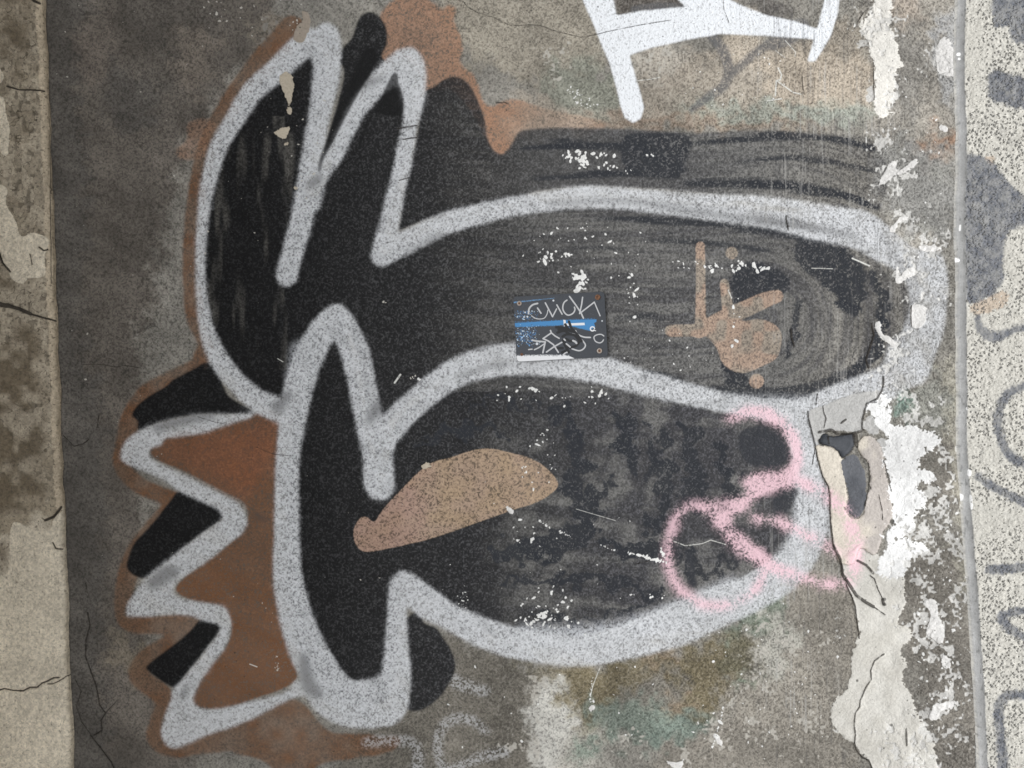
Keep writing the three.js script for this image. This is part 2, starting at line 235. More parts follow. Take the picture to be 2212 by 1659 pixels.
spec('dark_stroke', (a) => a.fill('@ 1345,295 1400,285 1480,292 1490,330 1470,370 1400,385 1350,360').stroke('@ 1500,312,8 1600,302,15 1690,293,17 1780,299,15 1895,322,12').dot(1720, 287, 17).stroke('@ 1590,352,6 1700,342,12 1800,350,12 1890,372,8').stroke('@ 1480,396,10 1600,398,20 1720,406,20 1830,424,18 1905,455,10').stroke('@ 1130,320,10 1220,312,18 1340,318,14').stroke('@ 1150,386,8 1300,376,14 1460,384,10')
  .stroke('@ 1290,472,8 1400,474,16 1520,482,14 1700,506,16 1800,530,12').fill('@ 1730,520 1800,530 1860,570 1870,640 1840,690 1800,640 1760,600 1720,570').stroke('@ 1885,590,20 1908,660,26 1900,730,24 1860,790,26 1790,832,30 1700,852,28 1600,850,22 1540,836,10').fill('@ 1585,585 1640,570 1700,600 1695,630 1640,645 1590,670').fill('@ 1570,775 1600,800 1650,840 1610,850 1570,820').stroke('@ 1380,520,6 1500,524,12 1660,540,10').stroke('@ 1330,690,6 1400,684,10 1440,690,6').stroke('@ 1330,800,6 1420,812,14 1520,842,10').stroke('@ 1690,780,8 1720,720,16 1725,650,10').stroke('@ 1200,540,4 1300,536,8 1400,545,5')
  .stroke('@ 1205,880,20 1238,930,46 1245,1010,44 1235,1080,28').stroke('@ 1300,1040,20 1275,1110,60 1220,1165,64 1140,1190,54 1060,1195,30').stroke('@ 1480,930,30 1495,1000,52 1500,1085,36').stroke('@ 1556,960,20 1566,1020,38 1580,1095,22').stroke('@ 1340,900,24 1352,950,50 1362,1010,24').stroke('@ 1420,930,16 1430,1000,30 1440,1080,36 1410,1150,24').stroke('@ 1080,1262,10 1200,1258,24 1320,1256,22 1430,1288,14').stroke('@ 1412,1276,10 1390,1305,14 1358,1332,8').stroke('@ 1490,1180,18 1496,1215,20 1502,1258,14').stroke('@ 1620,1190,6 1560,1225,12 1500,1252,10').stroke('@ 1300,1170,20 1400,1190,44 1460,1200,20').stroke('@ 1000,880,8 1080,866,14 1180,880,10').stroke('@ 1160,1330,10 1260,1340,16 1360,1330,8').stroke('@ 910,960,10 1000,925,20 1100,930,14'), 6);
spec('salt', (a) => { const b = (u, v, r, q) => { const g = a.x.createRadialGradient(u, v, 0, u, v, r); g.addColorStop(0, `rgba(255,255,255,${q})`); g.addColorStop(1, 'rgba(255,255,255,0)'); a.x.fillStyle = g; a.x.fillRect(u - r, v - r, 2 * r, 2 * r); };
  for (const [u, v, r, q] of [[1900, 60, 70, 0.5], [1905, 200, 60, 0.5], [1900, 310, 50, 0.45], [1950, 350, 70, 0.5], [1925, 400, 60, 0.55], [2040, 140, 60, 0.45], [1960, 470, 60, 0.5], [2010, 530, 60, 0.5], [1950, 590, 50, 0.45], [1990, 640, 70, 0.35], [1940, 740, 50, 0.5], [1915, 800, 50, 0.45], [1960, 850, 70, 0.45], [2000, 900, 70, 0.5], [2050, 980, 60, 0.5], [2040, 1080, 80, 0.55], [2000, 1140, 80, 0.6], [2060, 1180, 60, 0.5], [1975, 1230, 70, 0.55], [2000, 1320, 80, 0.5], [2050, 1330, 60, 0.5], [2010, 1400, 60, 0.5], [2060, 1440, 60, 0.5], [2040, 1520, 80, 0.55], [2000, 1600, 80, 0.5], [2080, 1600, 50, 0.45], [1940, 1620, 70, 0.5], [2080, 1280, 40, 0.4], [1700, 1370, 70, 0.3], [1660, 1440, 80, 0.32], [1780, 1360, 60, 0.25], [1570, 1590, 70, 0.3], [1480, 1640, 70, 0.32], [1640, 1560, 90, 0.2], [1740, 1560, 90, 0.2], [1130, 1600, 60, 0.45], [1160, 1480, 60, 0.4], [1210, 120, 60, 0.35], [1420, 125, 60, 0.4], [590, 50, 60, 0.4], [570, 90, 50, 0.4], [1650, 1340, 50, 0.3], [1350, 1600, 60, 0.2]]) b(u, v, r, q); }, 0);
spec('silver', (a) => {
  a.stroke('@ 668,92,60 640,112,52 600,152,50 548,196,46 505,262,40 470,325,37 447,415,30 435,515,21 434,615,21 443,690,27 456,740,36 482,790,42 515,830,42 555,864,46 600,884,52 640,880,40');
  a.stroke('@ 706,80,58 707,120,60 704,175,56 690,250,46 675,340,46 656,455,47 640,520,46 624,580,44 620,597,44');
  a.stroke('@ 672,440,40 688,385,40 725,332,36 748,282,38 775,232,40 812,187,46 850,152,56 880,132,56 890,160,52 893,225,42 886,270,31 878,312,35 869,362,36 856,415,36 846,465,38 833,520,44 826,552,48');
  a.fill('@1,0 1180,540 1260,450 1330,412 1400,440 1460,560 1470,700 1440,900 1280,900 1230,770 1120,690');
  a.stroke('@ 826,552,46 878,524,50 953,487,46 1028,465,44 1106,447,40 1206,432,44 1268,426,48 1356,430,46 1460,440,52 1560,450,58 1659,459,66 1759,478,78 1859,498,84 1910,530,72 1965,570,60 2000,625,62 2004,680,64 1990,735,66 1965,790,70 1900,835,76 1820,862,70 1750,885,56 1700,900,50');
  a.fill('@3,1 1180,480 1330,500 1480,520 1540,640 1560,800 1545,1000 1520,1200 1450,1400 1330,1659 1000,1659 1040,1350 1160,1200 1230,980 1190,750 1130,600');
  a.stroke('@ 728,683,50 700,712,58 668,770,62 648,830,62 634,900,56 623,980,50 620,1060,51 620,1155,53 622,1244,62 636,1320,70 660,1394,80 690,1450,84 725,1490,76 775,1515,64 820,1512,64 850,1470,58 857,1394,48 858,1319,40 862,1260,38');
  a.fill('@1,3 400,900 700,840 800,900 950,895 1120,850 1320,700 1330,1000 1310,1150 1200,1280 1000,1312 750,1292 560,1200 440,1060');
  a.stroke('@ 728,680,44 745,710,56 768,765,62 785,840,58 797,905,58 815,980,64 820,1042,64 823,1050,58');
  a.stroke('@ 815,1010,50 830,950,56 862,905,58 903,866,56 953,826,58 1003,798,62 1053,784,66 1106,776,68 1181,780,64 1256,791,62 1311,803,58 1381,824,54 1481,850,46 1560,868,42 1640,882,44 1720,890,50');
  a.stroke('@ 870,1252,36 892,1278,62 930,1308,66 966,1330,54 1010,1352,60 1053,1371,64 1106,1388,66 1181,1400,66 1256,1406,66 1331,1392,70 1406,1370,84 1480,1344,90 1550,1312,84 1620,1284,80 1690,1240,80 1740,1180,70 1752,1100,60 1745,1000,60 1732,930,60');
  a.fill(ZIG);
}, 5);
spec('wedge', (a) => a.stroke('@ 800,120,34 775,170,34 745,230,26 720,290,16 697,340,9 690,370,6').fill('@ 846,165 862,180 872,215 868,250 840,250 800,250 770,330'), 3);
spec('white_tag', (a) => {
  a.fill('@2,0 480,-400 610,0 700,200 780,400 850,560 900,750 940,920 975,1020 1050,1066 1115,1030 1142,930 1110,790 1060,640 1015,480 1200,418 1500,350 1800,295 2212,312 @3,0 250,330 400,342 370,440 340,535 410,530 480,425 550,300 600,130 620,0 650,-200 540,-300 490,0 430,250 200,178 0,135 @2,0 2000,55 1890,0 1600,-150 1300,-120 1480,40 1500,62 1400,72 1100,100 905,135 880,0 800,-300', true);
}, 3);
spec('grey_tag', (a) => a.stroke('@ 1540,80,20 1562,110,24 1575,150,22 1565,185,22 1530,210,20 1495,238,16').stroke('@ 1668,90,18 1620,125,18 1578,163,18').stroke('@ 1668,95,30 1700,80,40 1730,60,40').stroke('@ 1370,22,18 1420,16,20 1480,18,18'), 4);
spec('faint_tag', (a) => a.stroke('@ 790,1606,18 830,1600,22 890,1604,20 905,1630,22 900,1670,24').stroke('@ 975,1690,18 950,1640,18 948,1590,20 975,1556,20 1020,1556,18 1050,1580,16').stroke('@ 960,1460,26 1000,1480,26 1050,1495,20').stroke('@ 960,1670,20 1030,1640,22 1090,1625,24'), 6);
spec('tan_drop', (a) => a.fill('@1,2 845,1310 850,1250 900,1162 960,1152 1025,1192 1100,1085 1250,920 1400,770 1530,680 1700,632 1900,570 2050,563 2212,600 @2,2 150,640 300,730 400,860 340,950 200,1030 0,1092 @1,2 2080,1140 1800,1240 1500,1340 1250,1400 1050,1442 930,1447 865,1390'), 2);
spec('tan_tag', (a) => a.stroke('@ 1513,532,20 1514,600,20 1514,700,24').stroke('@ 1565,612,18 1570,650,22 1577,690,28').stroke('@ 1450,715,26 1510,714,26').stroke('@ 1510,716,30 1560,690,36 1610,668,36 1650,650,34 1680,640,26').fill('@ 1495,704 1540,694 1580,690 1610,694 1640,690 1672,700 1688,722 1686,752 1676,776 1650,790 1610,806 1580,800 1560,782 1548,752 1528,728').dot(1635, 824, 16).dot(1581, 547, 13), 2);
spec('pink_tag', (a) => {
  a.stroke('@ 1600,1078,11.8 1550,1092,11.8 1500,1092,13.3 1468,1110,14.8 1452,1145,14.8 1445,1190,16.3 1448,1235,16.3 1470,1275,16.3 1505,1300,16.3 1545,1310,16.3 1585,1303,14.8 1625,1280,14.8 1650,1245,16.3 1640,1190,14.8');
  a.stroke('@ 1520,1100,16.3 1560,1130,25.2 1590,1165,32.6 1630,1200,32.6 1680,1230,25.2 1740,1252,19.2 1800,1264,17.8 1835,1255,22 1850,1215,26 1848,1160,28 1835,1115,28 1800,1080,28 1750,1050,20.7 1700,1042,23.7 1640,1060,22.2 1600,1095,19.2 1560,1120,16.3');
  a.stroke('@ 1575,905,16.3 1610,892,20.7 1660,895,26.6 1700,925,25.2 1722,970,20.7 1720,1010,20.7 1690,1030,22.2 1630,1035,22.2 1612,1050,16.3');
  a.stroke('@ 1625,1120,16.3 1670,1125,16.3 1710,1140,17.8 1770,1172,19.2 1812,1195,16.3');
}, 10);
spec('blob', (a) => a.fill('@2,2 1990,400 2212,360 @3,2 0,400 110,440 180,560 185,650 100,720 30,735 @2,2 2212,740 2050,700 1960,560').fill('@3,2 80,880 200,880 270,930 220,1020 180,1110 80,1130 40,1050').fill('@2,2 1500,1480 1560,1470 1590,1659 @2,3 1600,100 1530,80 @2,2 1520,1659'), 5);
// ---- damage: bare, flaked and salted plaster
spec('lime_a', (a) => a.fill('@3,0 930,-300 1080,-300 1070,0 1090,150 1080,250 1120,400 1130,440 1060,460 1160,500 1160,590 1080,640 1110,680 1080,750 1110,830 1060,900 1020,1000 940,1085 908,1090 950,1000 930,900 920,700 920,550 860,430 850,370 800,250 850,120 920,30'), 8);
spec('lime_b', (a) => a.fill('@3,2 990,60 1040,120 1080,250 1080,355 1250,350 1330,400 1420,430 1500,500 1400,590 1300,650 1310,740 1440,750 1470,850 1330,850 1250,890 1360,940 1370,1040 1320,1110 1270,1150 1270,1280 1120,1330 1050,1400 1000,1300 1090,1200 1070,1000 1040,800 1010,650 1060,440 960,400 900,250 860,180 950,130').fill('@3,2 1180,1350 1350,1380 1390,1470 1250,1500 1170,1659 950,1659 1000,1480'), 8);
spec('lime_c', (a) => a.fill('@3,3 690,80 740,190 760,270 778,380 800,520 720,650 720,800 680,1000 570,1060 548,1250 650,1400 760,1460 770,1510 880,1600 900,1659 @ 1890,1900 2010,1900 @3,3 1450,1659 1440,1450 1345,1290 1270,1150 1235,1030 1160,900 1215,760 1150,650 1235,530 1200,430 1120,420 1185,270 1190,100 1150,0 @3,2 950,1480 800,1400 700,1500 640,1540 660,1659'), 8);
spec('cream_strip', (a) => a.fill('@3,2 418,550 480,530 560,545 610,575 645,660 680,850 700,990 680,1100 760,1170 830,1120 860,1000 890,850 880,700 800,600 790,500 850,450 940,480 1010,650 1040,800 1075,960 1080,1150 1000,1300 930,1480 800,1420 760,1540 640,1560 575,1400 545,1150 548,1000 530,890 480,800'), 4);
spec('grey_mortar', (a) => a.fill('@3,2 350,240 480,190 700,100 950,60 990,90 860,170 830,260 820,400 700,420 510,420 440,520 400,480').fill('@3,2 945,470 1050,500 1060,560 1020,640 960,570').fill('@3,2 870,270 960,330 970,420 900,440 840,380'), 4);
spec('dark_block', (a) => a.fill('@3,2 445,510 500,430 555,455 640,445 755,440 757,530 700,610 650,640 600,560 545,540'), 3);
spec('dark_block_low', (a) => a.fill('@3,2 700,625 755,620 805,690 850,820 858,1000 820,1120 765,1160 690,1100 700,980 665,800 648,680'), 3);
spec('pale_flake', (a) => {
  a.fill('@1,0 205,680 255,615 310,640 330,720 320,830 300,900 315,960 300,1002 265,960 275,900 235,800').fill('@1,0 395,95 440,105 470,200 440,300 405,370 325,345 350,230 400,190').fill('@1,0 155,1150 240,1108 300,1098 262,1180 245,1205').stroke('@1,0 335,1625,5 355,1632,7').stroke('@1,0 262,1245,7 280,1240,5');
  a.fill('@3,0 960,1600 1050,1420 1100,1390 1110,1470 1200,1430 1270,1370 1300,1400 1180,1500 1090,1520 1040,1560').fill('@3,1 1100,660 1130,670 1120,740 1180,690 1260,640 1250,720 1180,760 1110,790').fill('@3,1 1240,990 1360,1000 1350,1150 1250,1165').fill('@3,1 920,1150 980,1110 990,1230 1060,1250 1100,1330 1000,1280').fill('@3,1 1050,330 1110,260 1150,210 1215,230 1140,260 1100,350').fill('@3,1 1290,470 1420,460 1440,390 1480,400 1460,460 1520,495 1380,520');
  a.fill('@3,3 1345,220 1450,210 1480,340 1520,430 1530,560 1500,600 1440,560 1370,480 1410,340').fill('@3,3 1520,680 1590,760 1560,810 1500,760').fill('@3,3 1440,1110 1490,1100 1660,1080 1500,1180 1450,1240 1390,1220').fill('@3,0 1450,440 1530,310 1590,420 1620,640 1480,630').fill('@3,0 1480,1090 1550,1100 1530,1145').fill('@2,3 1305,1590 1400,1610 1470,1600 1480,1550 1500,1590 1470,1659 1400,1659').fill('@2,3 1740,1370 1790,1390 1820,1480 1780,1440').fill('@2,3 670,1130 710,1120 720,1160 680,1175').fill('@1,2 1425,710 1470,685 1520,710 1450,740').fill('@2,2 0,1080 20,1100 0,1130 @1,2 2150,1060');
}, 3);
spec('flecks', (a) => {
  a.chips(1250, 340, 40, 16, 22, 6).chips(1310, 350, 30, 20, 14, 6).chips(1258, 356, 12, 10, 6, 9).chips(1405, 332, 8, 8, 3, 7).chips(1358, 372, 8, 6, 3, 5);
  a.chips(1180, 556, 60, 12, 14, 5).chips(1248, 600, 14, 18, 8, 10).chips(1262, 618, 20, 16, 8, 6).chips(1280, 550, 150, 70, 40, 4).chips(1365, 640, 14, 70, 16, 5).chips(1500, 570, 60, 12, 14, 5).chips(1575, 580, 40, 20, 14, 6).chips(1640, 580, 20, 10, 6, 7).chips(1420, 760, 140, 60, 24, 3.5).chips(1585, 742, 12, 8, 2, 9).chips(1590, 668, 10, 50, 6, 5).chips(1206, 530, 40, 40, 8, 5).chips(1252, 628, 14, 5, 5, 8);
  a.chips(1190, 855, 130, 30, 26, 5).chips(1290, 852, 26, 10, 8, 6).chips(1180, 948, 20, 20, 8, 4).chips(1165, 1010, 40, 60, 18, 5).chips(1130, 1150, 30, 30, 12, 5);
  a.chips(1180, 1305, 60, 40, 34, 5).chips(1185, 1340, 70, 22, 22, 6).chips(1170, 1328, 12, 12, 6, 9).chips(1390, 1290, 60, 6, 8, 4).chips(1005, 1300, 14, 26, 20, 2.5).chips(980, 1290, 30, 40, 12, 2).chips(600, 1440, 5, 30, 12, 2.5);
  a.chips(900, 815, 14, 8, 8, 4).chips(830, 655, 6, 5, 4, 3).chips(663, 405, 30, 40, 6, 4).chips(640, 270, 80, 90, 16, 3).chips(1240, 200, 20, 14, 16, 3.5).chips(1265, 222, 30, 12, 12, 4).chips(1640, 170, 60, 60, 14, 3).chips(1550, 160, 120, 80, 16, 2.5);
  a.chips(1200, 1530, 240, 180, 30, 3.5).chips(1700, 1420, 120, 120, 26, 3.5).chips(1650, 1540, 170, 110, 30, 3.5).chips(1540, 1400, 40, 40, 6, 4);
  a.chips(1980, 360, 60, 200, 24, 4).chips(2020, 1140, 50, 90, 20, 5).chips(2030, 1400, 50, 200, 40, 5);
  a.chips(300, 600, 260, 700, 60, 2.5).chips(560, 20, 120, 60, 26, 4).chips(900, 1200, 500, 200, 40, 2);
  for (const [u0, v0, u1, v1, n, r] of [[1163, 1124, 1192, 1143, 9, 4], [1210, 1148, 1235, 1160, 9, 3.5], [1295, 1177, 1330, 1190, 6, 4], [1358, 1194, 1440, 1216, 26, 5], [1428, 1186, 1436, 1206, 7, 5], [1280, 1462, 1275, 1520, 12, 3], [1565, 1525, 1540, 1620, 14, 5]]) for (let i = 0; i < n; i++) { const t = (i + rnd() * 0.6) / n; a.chips(mix(u0, u1, t), mix(v0, v1, t), 2, 2, 1, r); }
}, 0);
spec('scratch', (a) => a.line('@3,0 90,590 120,650 108,690 75,700 65,830', 3.2).line('@3,0 80,700 150,750 220,800 290,815', 2.6).line('@3,0 0,872 120,855', 2.6).line('@2,1 1870,850 1900,920', 2).line('@2,3 760,800 700,950 680,1040', 1.6).line('@2,0 1080,700 1180,690 1280,672', 1.6).line('@3,0 150,350 240,450 235,490', 1.4).line('@3,0 70,440 150,500', 1.4).line('@3,1 730,575 880,640', 3).line('@3,1 380,660 560,665', 1.5).line('@2,2 1400,1360 1500,1400 1650,1380 1720,1350 1850,1390', 1.5).line('@1,1 1200,1650 1250,1580', 4).line('@ 1245,1100 1330,1125', 1.2).line('@ 540,1435 556,1441', 2).line('@ 600,775 612,782', 1.5), 0);
spec('crack', (a) => {
  a.line('@0,3 740,60 747,110', 2).line('@0,3 755,320 775,430 740,560 735,700 780,820 830,960 860,1120 910,1190 870,1250 880,1340 810,1380', 3).line('@0,3 780,1380 860,1480 960,1610 1000,1700', 2.6).line('@0,3 910,1190 1010,1080', 1.8).line('@0,3 650,900 700,1000 660,1130 700,1260 780,1370', 1.6);
  a.line('@0,1 700,1490 900,1495 1000,1515 1080,1500 1200,1520', 1.6).line('@0,2 550,450 640,540 720,520 770,480', 2.2).line('@0,2 855,260 840,380', 2).line('@0,2 1710,285 1850,330 1960,350', 1.2).line('@1,2 0,545 100,590 160,610 330,625', 1.3);
  a.line('@2,0 0,225 150,215 250,220 350,260 500,300 600,325 730,300 850,270 950,250 1100,220 1380,175', 1.6).line('@1,0 1790,10 1830,60 1920,110 2050,150 2212,225', 1.3).line('@1,0 2080,890 2150,885 2190,900', 2).line('@1,0 1230,1110 1390,1085', 3).line('@1,0 1230,1215 1330,1195 1390,1190', 2.6).line('@1,0 1240,1560 1330,1535', 2.2).line('@2,0 1830,0 1835,80 1880,200', 1.3);
  a.line('@3,2 350,240 355,300 380,400 415,540 440,660 480,800 530,890 545,1000 545,1150 575,1400', 4).line('@3,2 575,1400 640,1530 655,1659 @3,3 700,60 770,170 850,230 920,270', 6.5).line('@3,3 920,270 1020,340', 2.2).line('@3,3 685,80 730,180 760,260 775,400 795,540', 3.4).line('@3,2 415,545 385,700', 2);
  a.line('@3,1 1000,1600 1000,1659 @3,2 990,60 950,130 860,170 840,230 822,310 820,400', 4).line('@3,2 480,190 485,240 510,300 490,380', 2.4).line('@3,2 450,420 560,400 600,430 700,440 760,425 830,400', 6).line('@3,2 545,460 552,520', 4).line('@3,2 430,90 420,180', 2.6).line('@3,2 640,340 680,310', 4).line('@3,2 765,440 775,540', 7);
  a.line('@3,2 880,690 880,850 870,960 855,1060', 2.6).line('@3,2 1010,660 1045,800 1075,930', 1.8).line('@3,2 970,960 1000,1080 1005,1180', 1.8).line('@3,2 780,1530 860,1570 920,1640', 5).line('@3,3 890,0 930,30 960,120 1010,225', 2.4).line('@3,3 1000,210 1010,250', 7);
  a.line('@3,3 1010,680 930,740 895,820 900,900 850,980 805,1080 800,1140 765,1190 755,1300 765,1380 758,1450 770,1510', 3).line('@3,3 770,1510 820,1570 880,1600 905,1659 @ 1890,1720', 3).line('@3,3 1205,1330 1210,1470', 4).line('@3,0 300,660 305,760 320,820', 1.6).line('@3,1 205,1190 210,1260 230,1330', 4).line('@3,1 160,220 180,330', 3).line('@3,1 1245,985 1245,1160', 2.4).line('@3,1 900,1140 920,1240 850,1450 870,1520', 4).line('@2,2 1060,1560 1190,1530', 1.4).line('@3,0 915,540 920,700 925,860', 2.4).line('@3,0 780,190 830,110', 2);
}, 0);
spec('pits', (a) => { for (let i = 0; i < 2200; i++) a.dot(110 + rnd() * 1980, -180 + rnd() * 2000, 0.7 + 1.3 * rnd() * rnd()); for (const [u, v, r] of [[1913, 1296, 3.5], [1914, 1307, 3], [1927, 1567, 3], [1853, 1471, 2.5], [1888, 478, 2.5], [1876, 477, 2], [1700, 468, 2.5], [1532, 1624, 2.5], [1929, 1128, 5]]) a.dot(u, v, r); }, 0);
const THIN_U = (u, v) => ss(1000, 1500, u);
{
  const { W, H, u0, v0, N } = wall, hC = wall.height, hF = wall.fine, c = [0, 0, 0];
  const put = (r, g, b, k) => { c[0] += (r - c[0]) * k; c[1] += (g - c[1]) * k; c[2] += (b - c[2]) * k; };
  const S = M;
  for (let y = 0; y < H; y++) for (let x = 0; x < W; x++) {
    const i = y * W + x, u = u0 + x, v = v0 + y;
    const g0 = hash(u, v, 11), g1 = vn(u / 2.7, v / 2.7, 1), g2 = vn(u / 5.2, v / 5.2, 2), g3 = vn(u / 11, v / 11, 3), m1 = vn(u / 26, v / 26, 4), L = fbm(u / 90, v / 90, 5, 4), w1 = fbm(u / 24, v / 24, 8, 2) - 0.5, w2 = fbm(u / 24, v / 24, 9, 2) - 0.5;
    const grit = 0.55 + 0.75 * fbm(u / 210, v / 210, 12, 3), grain = 0.5 + (0.26 * g0 + 0.5 * g1 + 0.18 * g2 + 0.06 * g3 - 0.5) * grit, pit = 0.5 + (0.24 * g0 + 0.54 * g1 + 0.22 * g2 - 0.5) * (0.7 + 0.5 * grit), rag = 0.2 * g1 + 0.25 * g2 + 0.25 * g3 + 0.3 * m1;
    const pits = ss(0.42, 0.24, pit), crest = ss(0.6, 0.78, pit);
    // the plaster
    const bx = clamp(Math.round(x + w1 * 70 + (g2 - 0.5) * 18), 0, W - 1), by = clamp(Math.round(y + w2 * 70 + (g3 - 0.5) * 18), 0, H - 1), bi = by * W + bx;
    const an = 0.6 * fbm((u + 0.5 * v) / 150, (v - 0.5 * u) / 26, 13, 4) + 0.4 * fbm((u - 0.3 * v) / 40, (v + 0.3 * u) / 190, 15, 3);   // trowel marks and smears
    const t = clamp(1 + 1.25 * (grain - 0.5), 0.3, 2) * (0.62 + 0.76 * L) * (0.93 + 0.14 * m1) * (0.68 + 0.64 * an);
    for (let k = 0; k < 3; k++) c[k] = LIN[baseRGBA[k][bi]] * t;
    put(0.045, 0.042, 0.037, 0.3 * pits); put(0.46, 0.44, 0.4, 0.16 * crest * ss(500, 1300, u));
    let h = 2.2 * (fbm(u / 160, v / 160, 20, 2) - 0.5) + 1.2 * (grain - 0.5) + 0.8 * (m1 - 0.5), f = 2.6 * (grain - 0.5);
    const lay = (m, r, g, b, op, soft, raggedness) => { if (!m[i]) return 0; const e = m[i] / 255 + (rag - 0.5) * raggedness, k = ss(0.5 - soft, 0.5 + soft, e) * op; if (k > 0) put(r, g, b, k); return k; };
    const salt = S.salt[i] ? ss(0.5, 0.57, 0.6 * fbm(u / 19, v / 19, 60, 4) + 0.25 * g2 + S.salt[i] / 255 * 0.42 - 0.09) : 0;
    if (salt && u < 1800) { const q = u < 900 ? 0.24 : 0.46; put(q * (0.8 + 0.4 * grain), q * 0.94 * (0.8 + 0.4 * grain), q * 0.83 * (0.8 + 0.4 * grain), salt * 0.8); h -= 0.5 * salt; }
    // spray paint, oldest first; it misses the deep pits of the plaster
    const tone = clamp(1 + 1.15 * (grain - 0.5) + 0.35 * (L - 0.5), 0.4, 1.6);
    lay(S.brown_halo, 0.165 * tone, mix(0.098, 0.078, m1) * tone, mix(0.06, 0.038, m1) * tone, 0.85 * (0.8 + 0.3 * m1) * (1 - 0.35 * pits), 0.4, 0.4);
    lay(S.orange_spot, 0.34 * tone, 0.19 * tone, 0.118 * tone, (u < 480 ? 0.5 : u > 1060 ? mix(0.85, 0.35, ss(1070, 1200, u + 60 * w1)) : 0.88) * (1 - 0.65 * pits) * (0.7 + 0.5 * L), 0.4, 0.5);
    lay(S.brown_fill, mix(0.15, 0.175, L) * tone, mix(0.084, 0.08, L) * tone, mix(0.05, 0.038, L) * tone, 0.96 * (1 - 0.5 * pits) * (0.82 + 0.3 * an), 0.35, 0.4);
    lay(S.rust_fill, 0.25 * tone, 0.098 * tone, 0.05 * tone, 0.6 * (0.5 + 0.8 * L), 0.5, 0.5);
    lay(S.grey_tag, 0.12, 0.12, 0.125, 0.7 * (1 - 0.6 * crest), 0.45, 0.6); lay(S.faint_tag, 0.5, 0.5, 0.5, 0.6 * ss(0.3, 0.62, pit), 0.48, 0.6);
    if (S.black[i]) {
      // where the can ran thin the strokes follow the letter and the plaster shows between them
      const r = Math.hypot(u - 1640, (v - 690) * 1.15), lower = v > 845 + Math.max(0, u - 1250) * 0.1;
      const bend = 26 * (fbm(u / 210, v / 210, 49, 2) - 0.5), d = bend + (lower ? v : u > 1640 ? r : v + 0.00016 * (u - 1300) * (u - 1300)), along = lower ? u : u > 1640 ? Math.atan2(v - 690, u - 1640) * 170 : u;
      const st = 0.4 * vn(along / 190, d / 17, 40) + 0.34 * vn(along / 130, d / 7.5, 41) + 0.26 * vn(along / 80, d / 3.6, 42);
      const qx = u + 40 * (fbm(u / 50, v / 50, 52, 2) - 0.5) + 0.25 * v, qy = v + 50 * (fbm(u / 50, v / 50, 53, 2) - 0.5), bl = 0.55 * fbm(qx / 40, qy / 90, 43, 4) + 0.45 * fbm((u + 0.2 * v) / 170, (v - 0.1 * u) / 24, 55, 4);
      const big = fbm(u / 150, v / 90, 48, 3);
      let thin = lower ? ss(1000, 1180, u) * (0.2 + 0.8 * ss(0.43, 0.62, bl * 0.75 + big * 0.25)) * 0.85 : ss(880, 1300, u) * (0.42 + 0.58 * ss(0.36, 0.62, 0.75 * st + 0.25 * big)) * 0.9 + ss(1640, 1800, u) * 0.1;
      if (!lower && v < 440 && u > 1060) thin = ss(900, 1250, u) * 0.45 + ss(1450, 1600, u) * 0.3 + ss(1350, 1560, u) * ss(0.4, 0.58, st * 0.75 + big * 0.25) * 0.75;
      if (u < 640 && v > 250 && v < 800) thin = Math.max(thin, ss(0.55, 0.85, fbm(u / 18, v / 110, 45, 2)) * 0.3);
      const sp = (0.0095 + 0.016 * ss(480, 1000, u)) * (0.7 + 0.6 * g1) * (0.75 + 0.5 * an) + 0.055 * ss(0.5, 0.85, pit) * (0.3 + 0.7 * ss(500, 1000, u)) + 0.014 * ss(900, 1500, u);
      if (u > 900) put(0.175 * (0.5 + grain), 0.172 * (0.5 + grain), 0.164 * (0.5 + grain), S.black[i] / 255 * 0.75 * ss(900, 1150, u) * ss(1900, 1600, u));
      const k = lay(S.black, sp, sp * 0.99, sp * mix(1, 1.12, ss(800, 1500, u)), 1 - clamp(thin) * 0.8 * clamp(0.35 + 1.2 * grain), 0.45, 0.3);
      const ds = S.dark_stroke[clamp(y + Math.round(lower ? 60 * w2 + 9 * (g3 - 0.5) : 10 * (fbm(u / 120, v / 12, 57, 2) - 0.5)), 0, H - 1) * W + clamp(x + Math.round(lower ? 70 * w1 : 26 * (fbm(u / 60, v / 22, 58, 2) - 0.5)) + Math.round(9 * (g2 - 0.5)), 0, W - 1)] / 255;
      const dk = ss(0.1, 0.75, ds * (0.7 + 0.6 * (lower ? bl : st)));
      if (dk > 0) put(0.031, 0.0335, 0.039, S.black[i] / 255 * dk * 0.97 * clamp(1.25 - 1.0 * ss(0.5, 0.8, pit)) * (0.7 + 0.5 * an));
      h += 0.05 * k;
    }
    const streak = 0.6 * vn((u + v * 0.2) / 120, (v - 0.06 * u) / 9, 46) + 0.4 * vn(u / 46, v / 14, 47), wipe = ss(1560, 1720, u) * ss(2000, 1880, u);
    const silverThin = ss(1200, 1600, u) * ss(1950, 1850, u) * 0.32 * ss(0.45, 0.8, streak) + 0.25 * ss(0.5, 0.7, an) + ss(1870, 1950, u) * (0.05 + 0.36 * ss(0.2, 0.8, 0.6 * m1 + 0.4 * g3));
    if (S.silver_haze[i]) put(0.52 * tone, 0.53 * tone, 0.55 * tone, clamp(S.silver_haze[i] / 255 * 0.8 * ss(0.2, 0.7, pit + 0.2)));
    const st2 = clamp(1 + 1.0 * (grain - 0.5) + 0.5 * (an - 0.5), 0.5, 1.5);
    lay(S.silver, 0.563 * st2, 0.567 * st2, 0.574 * st2, clamp((1 - 0.43 * ss(0.44, 0.22, pit)) * (1 - silverThin)), 0.5, 0.36);
    if (S.smudge[i]) put(0.06, 0.06, 0.06, S.smudge[i] / 255 * 0.55 * (0.4 + 1.1 * grain));
